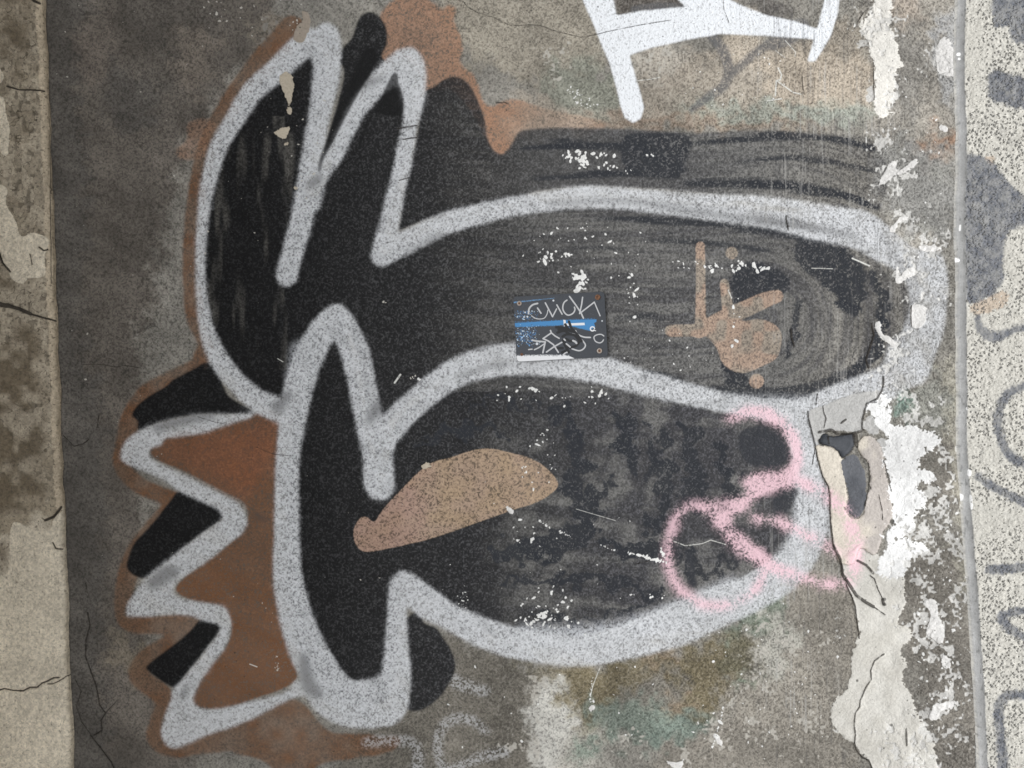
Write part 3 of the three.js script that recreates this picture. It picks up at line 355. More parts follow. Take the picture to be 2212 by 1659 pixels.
    lay(S.wedge, 0.011, 0.011, 0.011, 0.85, 0.48, 0.4);
    lay(S.tan_drop, 0.365 * tone, mix(0.245, 0.265, ss(850, 960, u + 60 * w1)) * tone, mix(0.175, 0.195, m1) * tone, 0.97 * (1 - 0.55 * pits), 0.3, 0.3);
    lay(S.tan_tag, mix(0.38, 0.31, ss(0.45, 0.7, m1)) * tone, mix(0.275, 0.26, ss(0.45, 0.7, m1)) * tone, 0.208 * tone, 0.93 * (1 - 0.4 * pits), 0.35, 0.3);
    lay(S.white_tag, 0.82, 0.835, 0.855, 0.99 - 0.4 * ss(0.34, 0.2, pit), 0.4, 0.3);
    if (wipe > 0) { const sx = vn(u / 2.6, v / 90, 61) * 0.6 + vn(u / 4, v / 40, 62) * 0.4; put(0.4, 0.39, 0.37, wipe * 0.4 * ss(0.62, 0.8, sx) * ss(0.35, 0.6, L)); put(0.07, 0.07, 0.075, wipe * 0.3 * ss(0.36, 0.2, sx)); }
    // damage
    const cr = S.crack[i] / 255;
    const raw = (m, r, g, b, q, dh, rough) => { if (!m[i]) return 0; const e = m[i] / 255 + (rag - 0.5) * q, k = ss(0.44, 0.56, e); if (k > 0) { put(r * (0.78 + 0.44 * grain) * (0.85 + 0.3 * L), g * (0.78 + 0.44 * grain) * (0.85 + 0.3 * L), b * (0.78 + 0.44 * grain) * (0.85 + 0.3 * L), k); h += k * (dh * 1.6 + rough * (m1 - 0.5)); f = f * (1 - 0.4 * k) + k * dh * 0.7; } return k; };
    raw(S.grey_mortar, 0.46, 0.45, 0.43, 1.1, -0.6, 1.5);
    raw(S.lime_c, 0.6 + 0.12 * (m1 - 0.5), 0.575 + 0.12 * (m1 - 0.5), 0.52 + 0.12 * (m1 - 0.5), 1.1, -1.2, 2);
    raw(S.cream_strip, mix(0.66, 0.5, ss(1850, 1885, u + 60 * w1)), mix(0.6, 0.455, ss(1850, 1885, u + 60 * w1)), mix(0.51, 0.415, ss(1850, 1885, u + 60 * w1)), 1.1, -3.4, 2.4);
    raw(S.lime_a, 0.74, 0.71, 0.65, 1.5, -1, 2); raw(S.lime_b, 0.66 + 0.26 * L + 0.16 * (an - 0.5), 0.65 + 0.26 * L + 0.16 * (an - 0.5), 0.63 + 0.26 * L + 0.16 * (an - 0.5), 1.6, -0.8, 3);
    if (salt && u >= 1800) { const q = (0.56 + 0.3 * (m1 - 0.3)) * (0.8 + 0.4 * grain); put(q, q * 0.975, q * 0.92, salt * (0.6 + 0.4 * L)); h += 1.1 * salt; f += 1.1 * salt; }
    raw(S.pale_flake, u < 1000 ? (v < 100 ? 0.34 : 0.5) : 0.68, u < 1000 ? (v < 100 ? 0.29 : 0.435) : 0.66, u < 1000 ? (v < 100 ? 0.235 : 0.34) : 0.63, 1.25, -1, 1);
    raw(S.dark_block, 0.075 + 0.03 * m1, 0.08 + 0.03 * m1, 0.09 + 0.03 * m1, 1.1, -9, 3); raw(S.dark_block_low, 0.1 + 0.06 * m1, 0.104 + 0.06 * m1, 0.115 + 0.06 * m1, 1.3, -1.6, 2);
    lay(S.blob, 0.04, 0.042, 0.048, 0.92 * (1 - 0.3 * crest), 0.4, 0.5);
    if (S.pink_tag[i]) { const d = S.pink_tag[i] / 255; put(0.84, 0.57, 0.62, 0.9 * clamp(d * 1.5) * clamp(0.05 + 0.9 * ss(0.3, 0.68, 0.6 * pit + 0.4 * m1 + 0.25 * d - 0.1 + 0.25 * (an - 0.5)))); }
    raw(S.flecks, u < 900 ? 0.5 : 0.74, u < 900 ? 0.47 : 0.73, u < 900 ? 0.42 : 0.7, 0.3, -0.5, 0);
    if (S.scratch[i]) put(0.7, 0.69, 0.64, S.scratch[i] / 255 * 0.95 * ss(0.15, 0.45, grain));
    if (cr > 0) { const k = ss(0.35, 0.95, cr * (0.6 + 0.8 * g2)); put(0.035, 0.03, 0.025, k * 0.85); h -= 3.2 * k; f -= 1.6 * k; }
    if (S.pits[i]) { const k = S.pits[i] / 255; put(0.04, 0.038, 0.035, k * 0.7); f -= 1.2 * k; }
    // the broken band beside the plinth is rough mortar
    const rough = ss(1860, 1960, u) * ss(2075, 2050, u); h += rough * 2.2 * (0.6 * g3 + 0.4 * m1 - 0.5); f += rough * 0.8 * (g3 - 0.5);
    hC[i] = h; hF[i] = f;
    wall.rgb[i * 3] = c[0]; wall.rgb[i * 3 + 1] = c[1]; wall.rgb[i * 3 + 2] = c[2];
  }
  wall.blur(wall.height, 1);
}
const wallThing = thing('graffiti_wall', 'rough grey plaster wall sprayed with big black and silver graffiti letters', 'wall');
{
  const [map, bump] = wall.maps(8);
  const mat = new THREE.MeshPhysicalMaterial({ map, bumpMap: bump, bumpScale: 0.008, roughness: 0.95, specularIntensity: 0.3 });   // dry, chalky, soot-dulled
  const gloss = new THREE.MeshPhysicalMaterial({ map, bumpMap: bump, bumpScale: 0.008, roughness: 0.85, specularIntensity: 0.35 });
  const order = [['crack', 90], ['pink_tag', 110], ['dark_block'], ['dark_block_low'], ['cream_strip'], ['lime_a'], ['lime_b'], ['lime_c'], ['grey_mortar'], ['pale_flake'], ['white_tag'], ['tan_tag'], ['tan_drop'], ['silver'], ['black'], ['rust_fill'], ['brown_fill'], ['orange_spot'], ['brown_halo', 150], ['grey_tag']];
  const geos = wall.sheets(3, (i) => {
    const u = wall.u0 + i % wall.W; if (u > 2112) return -1;
    for (const [n, k = 128] of order) if (M[n][i] > k) return n;
    return 'plaster';
  }, undefined, { black: 60, crack: 40, pale_flake: 24, grey_tag: 40, orange_spot: 80 });
  const g = (n) => geos.get(n);
  const each = (parent, name, id, m, label) => { for (const [k, q] of geos) if (k.startsWith(id + '#')) { const rest = k.endsWith('#rest'); part(parent, name, q, m, rest ? { kind: 'stuff' } : label && { label }); } };
  part(wallThing, 'plaster', g('plaster'), mat);
  const letters = part(wallThing, 'graffiti_lettering', g('silver'), gloss, { label: 'silver outlined black letters with a winged shape at their left' });
  each(letters, 'black_fill', 'black', gloss);
  part(letters, 'halo', g('brown_halo'), mat, { label: 'brown sprayed edge' }); part(letters, 'fill', g('brown_fill'), mat, { label: 'brown fill of the wing' }); part(letters, 'fill', g('rust_fill'), mat, { label: 'rust coloured fill of the wing' });
  each(letters, 'cloud', 'orange_spot', mat, 'orange brown sprayed cloud'); part(letters, 'highlight', g('tan_drop'), gloss, { label: 'tan drop shape' });
  part(wallThing, 'graffiti_tag', g('white_tag'), gloss, { label: 'white sprayed tag' });
  part(wallThing, 'graffiti_tag', g('tan_tag'), gloss, { label: 'tan sprayed tag' });
  part(wallThing, 'graffiti_tag', g('pink_tag'), gloss, { label: 'looping pink sprayed tag' });
  each(wallThing, 'graffiti_tag', 'grey_tag', mat, 'faded grey sprayed tag');
  each(wallThing, 'crack', 'crack', mat);
  part(wallThing, 'bare_plaster', g('lime_a'), mat, { label: 'white flaked strip' }); part(wallThing, 'bare_plaster', g('lime_b'), mat, { label: 'bright white salted patch' });
  part(wallThing, 'bare_plaster', g('lime_c'), mat, { label: 'pale cracked plaster strip' }); part(wallThing, 'bare_plaster', g('cream_strip'), mat, { label: 'cream plaster beside the crack' });
  part(wallThing, 'mortar', g('grey_mortar'), mat, { label: 'smooth grey mortar' }); part(wallThing, 'mortar', g('dark_block'), mat, { label: 'dark broken block' }); part(wallThing, 'mortar', g('dark_block_low'), mat, { label: 'dark painted patch' });
  each(wallThing, 'flaked_spot', 'pale_flake', mat);
  // the same wall past the stretch in the picture, and its thickness
  const side = tile(512, [0.2, 0.18, 0.155], 0.7, 361); side.repeat.set(3, 2.2);
  const sideMat = new THREE.MeshStandardMaterial({ map: side, roughness: 0.93, bumpMap: side, bumpScale: 0.001 });
  for (const [va, vb] of [[-3600, -199], [1846, 5200]]) {
    const q = new THREE.BoxGeometry(2.0, (vb - va) / 1000, 0.02).translate(1.0, 0, -0.01);
    part(wallThing, 'plaster', q.applyMatrix4(WALL_FRAME(105, (va + vb) / 2, 0)), sideMat);
  }
  part(wallThing, 'wall_core', new THREE.BoxGeometry(8.8, 2.9, 0.25).translate(0.8 * 0, 1.35, -0.15), sideMat);
}

// ------------------------------------------------------------------ the plaster beam over the wall
const BEAM_EDGE = (v) => 99 + 62 * (v / 1659) + 2.2 * (vn(v / 40, 3, 70) - 0.5) * 2;
const beam = new Panel(-220, -200, 400, 2048);
const BM = {};
{
  BM.crack = beam.mask((a) => a.line('@0,1 -400,890 -100,930 0,960 60,985 110,990', 10).line('@0,1 100,990 200,1015 300,1060', 7).line('@0,1 300,1060 400,1090 520,1120', 3.5).line('@0,3 -500,900 -200,950 0,975 80,950 150,965 240,970 300,940 360,940 400,905 440,890 500,860 550,855', 2.6).line('@0,3 450,910 490,912 540,890 610,850 700,850', 1.8).line('@0,3 0,1060 20,1010 20,975', 1.4).line('@0,0 100,770 200,800 300,800 420,810', 3).line('@0,0 380,60 330,40 310,0', 5).line('@0,1 0,450 60,620 130,700', 4).line('@0,1 380,490 420,520 450,510', 3).line('@0,1 300,550 320,640', 2).line('@0,2 495,1360 520,1410 580,1420', 2.6).line('@0,2 425,1170 500,1140 560,1060', 5).line('@0,0 470,0 480,1659 @0,1 470,0 480,800', 1.2), 0);
  BM.pale = beam.mask((a) => a.fill('@0,1 -200,-40 90,-30 100,130 180,260 230,395 320,370 420,395 465,440 450,500 430,600 430,740 300,760 240,800 160,770 110,690 30,500 0,300 -200,300').fill('@0,0 -60,-20 20,30 40,80 -60,60').fill('@0,0 0,600 60,640 80,690 60,740 0,740').fill('@0,0 0,860 80,880 100,1020 130,1150 110,1370 40,1300 20,1100 -60,1000').fill('@0,2 -600,1659 40,1640 120,1560 130,1280 180,1180 350,1260 470,1250 500,1160 560,1110 620,1300 @ 200,1900 -220,1900'), 2);
  BM.mould = beam.mask((a) => a.fill('@0,0 0,760 20,770 @0,1 0,1220 180,1140 330,1160 420,1300 400,1480 300,1600 @0,2 400,100 300,150 130,130 0,60').fill('@0,2 -200,300 200,380 330,600 430,900 400,1070 250,1060 100,900 0,860 -200,700').fill('@0,2 -100,1360 60,1350 130,1430 100,1560 0,1600').fill('@0,0 120,200 280,230 300,520 200,480 100,560 -60,400').fill('@0,1 -200,600 60,650 200,780 240,840 100,900 -100,830').fill('@0,0 -300,-200 380,-200 330,60 100,60').fill('@0,3 275,345 330,335 400,370 412,480 360,505 330,420').fill('@ -220,760 40,750 90,800 108,900 112,1020 90,1090 40,1110 -220,1120'), 14);
  const { W, H, u0, v0 } = beam;
  for (let y = 0; y < H; y++) {
    const edge = BEAM_EDGE(v0 + y);
    for (let x = 0; x < W; x++) {
      const i = y * W + x, u = u0 + x, v = v0 + y;
      const g1 = vn(u / 2.2, v / 2.2, 71), g2 = vn(u / 5, v / 5, 72), m1 = vn(u / 22, v / 22, 73), L = fbm(u / 60, v / 60, 74, 3), rag = 0.3 * g2 + 0.3 * vn(u / 9, v / 9, 75) + 0.4 * m1;
      const grain = 0.5 * g1 + 0.5 * g2, t = (0.62 + 0.76 * grain) * (0.8 + 0.4 * L);
      const low = ss(1080, 1180, v + 120 * (m1 - 0.5)); let r = mix(0.36, 0.62, low) * t, g = mix(0.305, 0.55, low) * t, b = mix(0.225, 0.44, low) * t, h = 1.6 * (L - 0.5) + 0.6 * (m1 - 0.5), f = 1.3 * (grain - 0.5) + 0.8 * (vn(u / 8, v / 8, 82) - 0.5) - 1.2 * ss(0.8, 0.9, vn(u / 6, v / 6, 83));
      const put = (R, G, B, k) => { r += (R - r) * k; g += (G - g) * k; b += (B - b) * k; };
      const ragged = ss(1050, 950, v + 160 * (L - 0.5)); h += ragged * 3 * (fbm(u / 24, v / 24, 78, 3) - 0.5); f += ragged * 1.4 * (vn(u / 7, v / 7, 79) - 0.5);
      put(0.12, 0.095, 0.065, 0.75 * ss(0.7, 0.85, vn(u / 7, v / 7, 76)) * BM.mould[i] / 255);
      if (ragged > 0) {   // old coats of paint scaling off in layers
        const q = 0.75 * fbm(u / 62, v / 110, 120, 4) + 0.25 * fbm(u / 17, v / 17, 125, 2), lv = q * 9, n = Math.floor(lv), fr = lv - n, tn = hash(n, 5, 6);
        const cR = mix(0.2, 0.56, tn), cG = mix(0.165, 0.49, tn), cB = mix(0.115, 0.385, tn); put(cR * t, cG * t, cB * t, ragged * 0.85);
        h += ragged * (tn * 2.6); f -= ragged * 1.2 * ss(0.1, 0, fr); put(0.06, 0.05, 0.034, ragged * 0.9 * ss(0.075, 0.02, fr) * ss(0.35, 0.6, m1 + 0.2));
        const pp = ss(0.76, 0.86, vn(u / 9, v / 12, 127)); put(0.09, 0.075, 0.055, ragged * 0.6 * pp); h -= ragged * 2 * pp;
      }
      const mo = Math.max(BM.mould[i] / 255, 0.45 * ss(1050, 950, v)) * ss(0.34, 0.66, 0.5 * m1 + 0.5 * L + 0.25 * BM.mould[i] / 255 - 0.1); put(0.15 * t, 0.118 * t, 0.078 * t, 0.9 * mo);
      const pk = ss(0.44, 0.56, BM.pale[i] / 255 + (rag - 0.5) * 0.7); put(0.7 * t, 0.625 * t, 0.5 * t, pk); h += 1.6 * pk; 
      const lip = ss(edge - 13, edge - 10, u + 3 * (g2 - 0.5)); put(0.56 * t, 0.47 * t, 0.35 * t, lip * (1 - pk) * 0.8); f -= 0.5 * ss(2, 0, Math.abs(u - edge + 12));
      put(0.1, 0.085, 0.065, 0.7 * ss(0.82, 0.9, vn(u / 3.2, v / 3.2, 77)) * (1 - 0.4 * pk));
      const k = ss(0.2, 0.8, BM.crack[i] / 255); put(0.03, 0.025, 0.02, 0.9 * k); h -= 5 * k; f -= 1.5 * k;
      beam.rgb[i * 3] = r; beam.rgb[i * 3 + 1] = g; beam.rgb[i * 3 + 2] = b; beam.fine[i] = f; beam.height[i] = h;
    }
  }
  beam.blur(beam.height, 1);
  const [map, bump] = beam.maps(6), mat = new THREE.MeshStandardMaterial({ map, bumpMap: bump, bumpScale: 0.006, roughness: 0.95 });
  // the sheet rolls over the lower edge of the beam and runs back to the wall
  const OUT = 16, bend = (u, v, h) => {
    const e = BEAM_EDGE(v), d = u - (e - 10); if (d <= 0) return P(u, v, OUT + h);
    const a = Math.min(d / 10, 1.57 ), back = Math.max(0, d - 15.7), chip = 1.5 * (vn(v / 9, d / 9, 80) - 0.5);
    return P(e - 10 + 10 * Math.sin(a) + chip * (d > 4 ? 1 : 0), v, OUT - 10 * (1 - Math.cos(a)) - back + h * Math.cos(a));
  };
  const geos = beam.sheets(2, (i) => { const u = u0 + i % W, v = v0 + ((i / W) | 0), d = u - (BEAM_EDGE(v) - 10); if (d > 34) return -1; return BM.crack[i] > 100 ? 'crack' : BM.pale[i] > 128 ? 'pale' : 'face'; }, bend, { crack: 30, pale: 60 });
  const t = thing('plaster_beam', 'cracked cream plaster beam with flaking paint along the top of the graffiti wall', 'beam');
  part(t, 'face', geos.get('face'), mat); for (const [k, q] of geos) if (k !== 'face') part(t, k.startsWith('crack') ? 'crack' : 'paint_layer', q, mat, k.endsWith('#rest') ? { kind: 'stuff' } : undefined);
  const side = new THREE.MeshStandardMaterial({ map: tile(512, [0.46, 0.4, 0.31], 0.4, 381), roughness: 0.92 });
  for (const [va, vb] of [[-3600, -200], [1846, 5200]]) part(t, 'face', new RoundedBoxGeometry(0.42, (vb - va) / 1000, 0.1, 2, 0.008).translate(-0.21, 0, OUT / 1000 - 0.05).applyMatrix4(WALL_FRAME(BEAM_EDGE(va < 0 ? -200 : 1848), (va + vb) / 2, 0)), side);
}

// ------------------------------------------------------------------ the pebble-dashed plinth and the cement bead on its top edge
const JOINT = (v) => 2072 + 52 * ss(700, 2100, v) * 1.25 + 6 * (vn(v / 160, 1, 90) - 0.5) + 2.4 * (vn(v / 24, 1, 91) - 0.5);
const plinth = new Panel(2040, -200, 380, 2048);
{
  const PM = plinth.mask((a) => {
    a.fill('@3,0 1930,-300 2500,-300 2500,360 2090,372 2085,240 1955,255 1925,100').fill('@3,0 1905,640 2050,650 2212,690 2500,720 2500,960 2212,960 2000,905 1890,850').fill('@3,0 1690,1330 1780,1340 1950,1440 2120,1659 @3,1 2212,60 2500,160 2400,280 2212,290 2060,340 2020,460 2000,680 2035,760 1950,880 1800,960 1700,965 1680,600 1680,0', true);
    a.stroke('@3,1 1790,1080,12 1820,1180,16 1880,1240,22 1960,1260,20 2100,1200,14 2300,1150,14').stroke('@3,2 2500,-40,18 2212,25,18 2060,80,18 1990,200,18 1970,380,18 2020,540,20 2110,650,20 2300,720,18').stroke('@3,2 1800,800,16 1900,870,18 2010,930,18 2300,1080,18').stroke('@3,2 1890,1600,18 2050,1590,20 2400,1570,20');
    a.stroke('@3,3 2400,280,16 2212,290,16 2060,310,16 1990,350,18 2060,440,20 2212,530,18 2400,640,18').stroke('@3,3 2500,1000,18 2212,1010,18 2050,1030,20 1985,1100,22 1975,1250,20 1995,1400,20 2010,1659,22 2040,2100,22');
  }, 5), tan = plinth.mask((a) => a.fill('@3,1 1730,990 1850,930 2020,860 2060,960 1900,1040 1760,1070').fill('@3,0 1860,1350 1930,1360 1940,1420 1880,1430'), 6), white = plinth.mask((a) => a.fill('@3,2 1705,740 1735,740 1735,790 1705,790').fill('@3,2 1720,960 1745,970 1750,1070 1730,1070').fill('@3,2 1650,950 1670,960 1665,1010 1645,1010').dot(2084, 883, 3).dot(2066, 122, 4).dot(2067, 132, 3).stroke('@3,1 1610,575,4 1625,600,6').stroke('@3,1 1640,300,4 1636,340,4'), 0);
  const { W, H, u0, v0 } = plinth;
  const cell = (x, y, s) => { const i = Math.floor(x), j = Math.floor(y); let d1 = 9, d2 = 9, id = 0; for (let b = -1; b < 2; b++) for (let a = -1; a < 2; a++) { const px = i + a + hash(i + a, j + b, s), py = j + b + hash(i + a, j + b, s + 1), d = Math.hypot(px - x, py - y); if (d < d1) { d2 = d1; d1 = d; id = hash(i + a, j + b, s + 2); } else if (d < d2) d2 = d; } return [d1, d2, id]; };
  const bead = new Float32Array(W * H);
  for (let y = 0; y < H; y++) {
    const v = v0 + y, jc = JOINT(v), jw = 9.5;
    for (let x = 0; x < W; x++) {
      const i = y * W + x, u = u0 + x, g1 = vn(u / 2, v / 2, 92), g2 = vn(u / 5, v / 5, 93), L = fbm(u / 70, v / 70, 94, 3), m1 = vn(u / 12, v / 12, 95);
      const wx = u + 3 * (g2 - 0.5), wy = v + 3 * (vn(u / 5, v / 5, 96) - 0.5), [d1, d2, id] = cell(wx / 7.6, wy / 8.6, 97), [e1, , jd] = cell(wx / 5.2, wy / 4.4, 110);
      const hole = Math.max(id < 0.5 ? ss(0.40 - 0.12 * hash(id * 1e6 | 0, 1, 9), 0.2, d1) : 0, jd < 0.2 ? ss(0.36, 0.2, e1) : 0) * ss(0.1, 0.5, 0.5 + (L - 0.5) * 1.2 + (m1 - 0.5) * 0.5);
      const t = (0.84 + 0.32 * g1) * (0.9 + 0.2 * L);
      let r = 0.585 * t, g = 0.562 * t, b = 0.502 * t, h = 8 + 1.6 * (m1 - 0.5) + 1.2 * ss(0, 0.4, d2 - d1) - 2.4 * hole, f = 1.2 * (g2 - 0.5) + 1.2 * (m1 - 0.5) - 1.6 * hole;
      const put = (R, G, B, k) => { r += (R - r) * k; g += (G - g) * k; b += (B - b) * k; };
      put(0.2, 0.195, 0.18, 0.3 * ss(0.5, 0.8, L + (m1 - 0.5) * 0.3) * ss(0.45, 0.6, g2));
      const tk = ss(0.3, 0.7, tan[i] / 255 + (g2 - 0.5) * 0.5); put(0.5, 0.39, 0.29, tk * 0.7);
      const pk = ss(0.15, 0.8, PM[i] / 255 + (g2 - 0.5) * 0.6); put(0.062, 0.074, 0.105, pk * clamp(0.45 + 0.8 * (g1 * 0.5 + m1 * 0.5)) * 0.84); put(0.3, 0.3, 0.31, pk * 0.45 * ss(0.62, 0.8, vn(u / 3.2, v / 3.2, 98)));
      put(0.17, 0.165, 0.155, hole * (0.85 - 0.4 * pk));
      const k = ss(jw + 1.5, jw - 1.5, Math.abs(u - jc + 1.5 * (g2 - 0.5))), before = ss(jc - jw + 2, jc - jw - 2, u); bead[i] = before > 0.5 ? 2 : k > 0.5 ? 1 : 0;
      const jt = (0.9 + 0.2 * g1) * (0.82 + 0.36 * L) * (0.9 + 0.2 * m1); put(0.33 * jt, 0.327 * jt, 0.318 * jt, Math.max(k, before)); put(0.45, 0.43, 0.38, before * 0.6 * ss(0.45, 0.6, L));
      put(0.12, 0.12, 0.115, 0.5 * k * ss(0.8, 0.9, vn(u / 4, v / 9, 99)));
      if (white[i]) put(0.85, 0.84, 0.82, white[i] / 255 * 0.95);
      const bh = 6 + 4.5 * Math.sqrt(clamp(1 - ((u - jc) / (jw + 1)) ** 2)) + 0.8 * (m1 - 0.5);
      h = mix(h, bh, k); h = mix(h, -3, before); f *= 1 - 0.8 * k;
      plinth.rgb[i * 3] = r; plinth.rgb[i * 3 + 1] = g; plinth.rgb[i * 3 + 2] = b; plinth.fine[i] = f; plinth.height[i] = h;
    }
  }
  const [map, bump] = plinth.maps(6), mat = new THREE.MeshPhysicalMaterial({ map, bumpMap: bump, bumpScale: 0.006, roughness: 0.95, specularIntensity: 0.3 });
  const geos = plinth.sheets(2, (i) => (bead[i] === 2 && bead[i + 8] === 2 ? -1 : bead[i] ? 'joint' : PM[i] > 128 ? 'paint' : 'render'), undefined, { paint: 20 });
  const t = thing('pebbledash_plinth', 'pale pebble-dashed plinth with dark blue lettering along the foot of the graffiti wall', 'plinth');
  part(t, 'pebbledash', geos.get('render'), mat); part(t, 'cement_bead', geos.get('joint'), mat, { label: 'smooth grey cement bead along its top' });
  for (const [k, q] of geos) if (k.startsWith('paint')) part(t, 'letter', q, mat, k.endsWith('#rest') ? { kind: 'stuff' } : { label: 'dark blue sprayed letter' });
  // loose grit standing in the render: far too many to count
  const grit = new THREE.IcosahedronGeometry(1, 0), q = new THREE.Matrix4(), n = 5200, list = [];
  for (let k = 0; k < n; k++) { const v = -190 + rnd() * 2020, u = JOINT(v) + 13 + rnd() * 240; list.push([u, v, 0.9 + 1.5 * rnd() * rnd(), rnd()]); }
  const stones = new THREE.InstancedMesh(grit, new THREE.MeshStandardMaterial({ roughness: 0.85 }), n), col = new THREE.Color();
  list.forEach(([u, v, r, c], k) => {
    const X = clamp(Math.round(u - u0), 0, W - 1), Y = clamp(Math.round(v - v0), 0, H - 1), o = Y * W + X;
    q.makeRotationFromEuler(new THREE.Euler(rnd() * 6, rnd() * 6, rnd() * 6)).scale(new THREE.Vector3(r, r * (0.7 + 0.5 * rnd()), r * 0.7).multiplyScalar(0.001)).setPosition(P(u, v, plinth.height[o] + r * 0.15));
    stones.setMatrixAt(k, q);
    const p = PM[o] / 255, s = c < 0.55 ? 0.1 + 0.1 * c : 0.5 + 0.25 * c; col.setRGB(mix(s, 0.08, p * 0.8), mix(s * 0.97, 0.095, p * 0.8), mix(s * 0.88, 0.13, p * 0.8)); stones.setColorAt(k, col);
  });
  stones.name = 'grit'; stones.userData = { kind: 'stuff' }; stones.castShadow = stones.receiveShadow = true; t.add(stones);
  const side = new THREE.MeshStandardMaterial({ map: tile(512, [0.46, 0.44, 0.385], 1.1, 391), roughness: 0.9 }); side.map.repeat.set(1, 6); side.bumpMap = side.map; side.bumpScale = 0.003;
  for (const [va, vb] of [[-3600, -200], [1846, 5200]]) part(t, 'pebbledash', new THREE.BoxGeometry(0.5, (vb - va) / 1000, 0.1).translate(0.25, 0, -0.042).applyMatrix4(WALL_FRAME(JOINT(va < 0 ? -200 : 1848) - 8, (va + vb) / 2, 0)), side);
  const below = P(2418, 829.5).y; part(t, 'pebbledash', new THREE.BoxGeometry(2.3, below + 0.05, 0.1).translate(0, (below + 0.05) / 2 - 0.02, -0.043), side);
}

// ------------------------------------------------------------------ the small dark plate screwed to the wall
{
  const t = thing('sign_plate', 'small dark grey plate with scratched white tags and a blue stripe screwed onto the graffiti', 'plaque');
  const PW = 197, PH = 141, ANG = 3.25 * Math.PI / 180, CU = 1210.6, CV = 706.3, K = 6, TH = 4;
  const c = document.createElement('canvas'); c.width = PW * K; c.height = PH * K; const x = c.getContext('2d');
  x.fillStyle = css(0.047, 0.051, 0.06); x.fillRect(0, 0, c.width, c.height);
  // from here drawing is in survey units of the plate (0.124 mm each), turned to the plate's own axes
  x.translate(c.width / 2, c.height / 2); x.scale(K, K); x.rotate(ANG); x.translate(-CU, -CV); x.translate(1069.8, 603.5); x.scale(0.124, 0.124);
  x.lineCap = x.lineJoin = 'round';
  const pl = (text, w, s, close) => { const p = pts(text); x.lineWidth = w; x.strokeStyle = x.fillStyle = s; x.beginPath(); p.forEach((q, i) => (i ? x.lineTo(q[0], q[1]) : x.moveTo(q[0], q[1]))); if (close) { x.closePath(); x.fill(); } else x.stroke(); };
  const cv = (text, w, s) => { const p = curve(pts(text), false, 10); x.lineWidth = w; x.strokeStyle = s; x.beginPath(); p.forEach((q, i) => (i ? x.lineTo(q[0], q[1]) : x.moveTo(q[0], q[1]))); x.stroke(); };
  for (let i = 0; i < 900; i++) { x.fillStyle = rnd() < 0.5 ? 'rgba(20,22,26,0.25)' : 'rgba(150,155,165,0.16)'; x.beginPath(); x.arc(300 + rnd() * 1660, 180 + rnd() * 1280, 2 + 9 * rnd() * rnd(), 0, 7); x.fill(); }
  for (let i = 0; i < 26; i++) { const a = 320 + rnd() * 1600, b = 230 + rnd() * 1150; pl(`${a},${b} ${a + 60 * (rnd() - 0.3)},${b + 40 * (rnd() - 0.5)}`, 1.5, 'rgba(170,175,185,0.3)'); }
  const blue = css(0.055, 0.225, 0.47), white = css(0.72, 0.72, 0.72), marker = css(0.5, 0.5, 0.5);
  pl('300,770 330,765 800,738 1180,715 1480,705 1760,700 1755,745 1715,765 1735,825 1640,900 1520,872 1400,838 1180,800 1000,815 800,822 560,832 330,838 300,838', 3, blue, true);
  for (let i = 0; i < 900; i++) { const a = 330 + rnd() * 1400, top = rnd() < 0.5; x.fillStyle = rnd() < 0.5 ? blue : css(0.047, 0.051, 0.06); x.beginPath(); x.arc(a, (top ? 748 - (a - 330) * 0.045 : 830 - (a < 1180 ? (a - 330) * 0.03 : -(a - 1180) * 0.12)) + 16 * (rnd() - 0.5), 1.5 + 3 * rnd(), 0, 7); x.fill(); }
  for (let i = 0; i < 700; i++) { const s = rnd(); x.fillStyle = css(0.12, 0.26, 0.44); x.beginPath(); x.arc(310 + s * 720, 408 - s * 76 + (rnd() - 0.5) * 24 * (1 - 0.5 * s), 1 + 4.5 * rnd() * (1 - 0.6 * s), 0, 7); x.fill(); }
  pl('1180,708 1222,712 1230,824 1192,822', 2, white, true); pl('1228,772 1550,758 1556,802 1232,812', 2, white, true);
  for (let i = 0; i < 420; i++) { const up = rnd() < 0.25, a = 520 + (rnd() + rnd() + rnd() - 1.5) * 230, b = up ? 630 + (rnd() - 0.5) * 150 : 980 + (rnd() + rnd() - 1) * 210, w = rnd(); x.fillStyle = w < 0.35 ? css(0.5, 0.6, 0.68) : w < 0.75 ? css(0.045, 0.13, 0.27) : css(0.1, 0.26, 0.5); chip(x, a, b, 4 + 14 * rnd() * rnd()); }
  cv('735,425 650,450 590,515 578,600', 30, marker); pl('735,505 795,595', 26, marker); cv('630,640 720,690 840,685 895,620 915,540', 16, marker); pl('870,415 920,510 995,655', 24, marker); pl('995,655 1065,520', 22, marker); pl('1070,450 1160,610', 24, marker);
  cv('1245,368 1195,410 1172,500 1200,580 1265,628 1345,600 1382,540 1375,490', 24, marker); pl('1290,305 1400,455 1490,590 1530,680', 26, marker); pl('1517,318 1500,440 1465,600', 24, marker); pl('1465,600 1720,402', 24, marker); pl('1720,402 1820,640', 20, marker);
  pl('640,1062 720,1078 868,1092 828,1280', 28, marker); pl('845,1130 760,1190 680,1228', 22, marker); pl('580,1225 640,1218', 22, marker); pl('960,895 975,935 830,1035 920,1075 1010,1140 1095,1272', 26, marker); pl('975,935 1040,990 1110,1030', 24, marker); pl('1155,1100 1030,1170 890,1268', 26, marker);
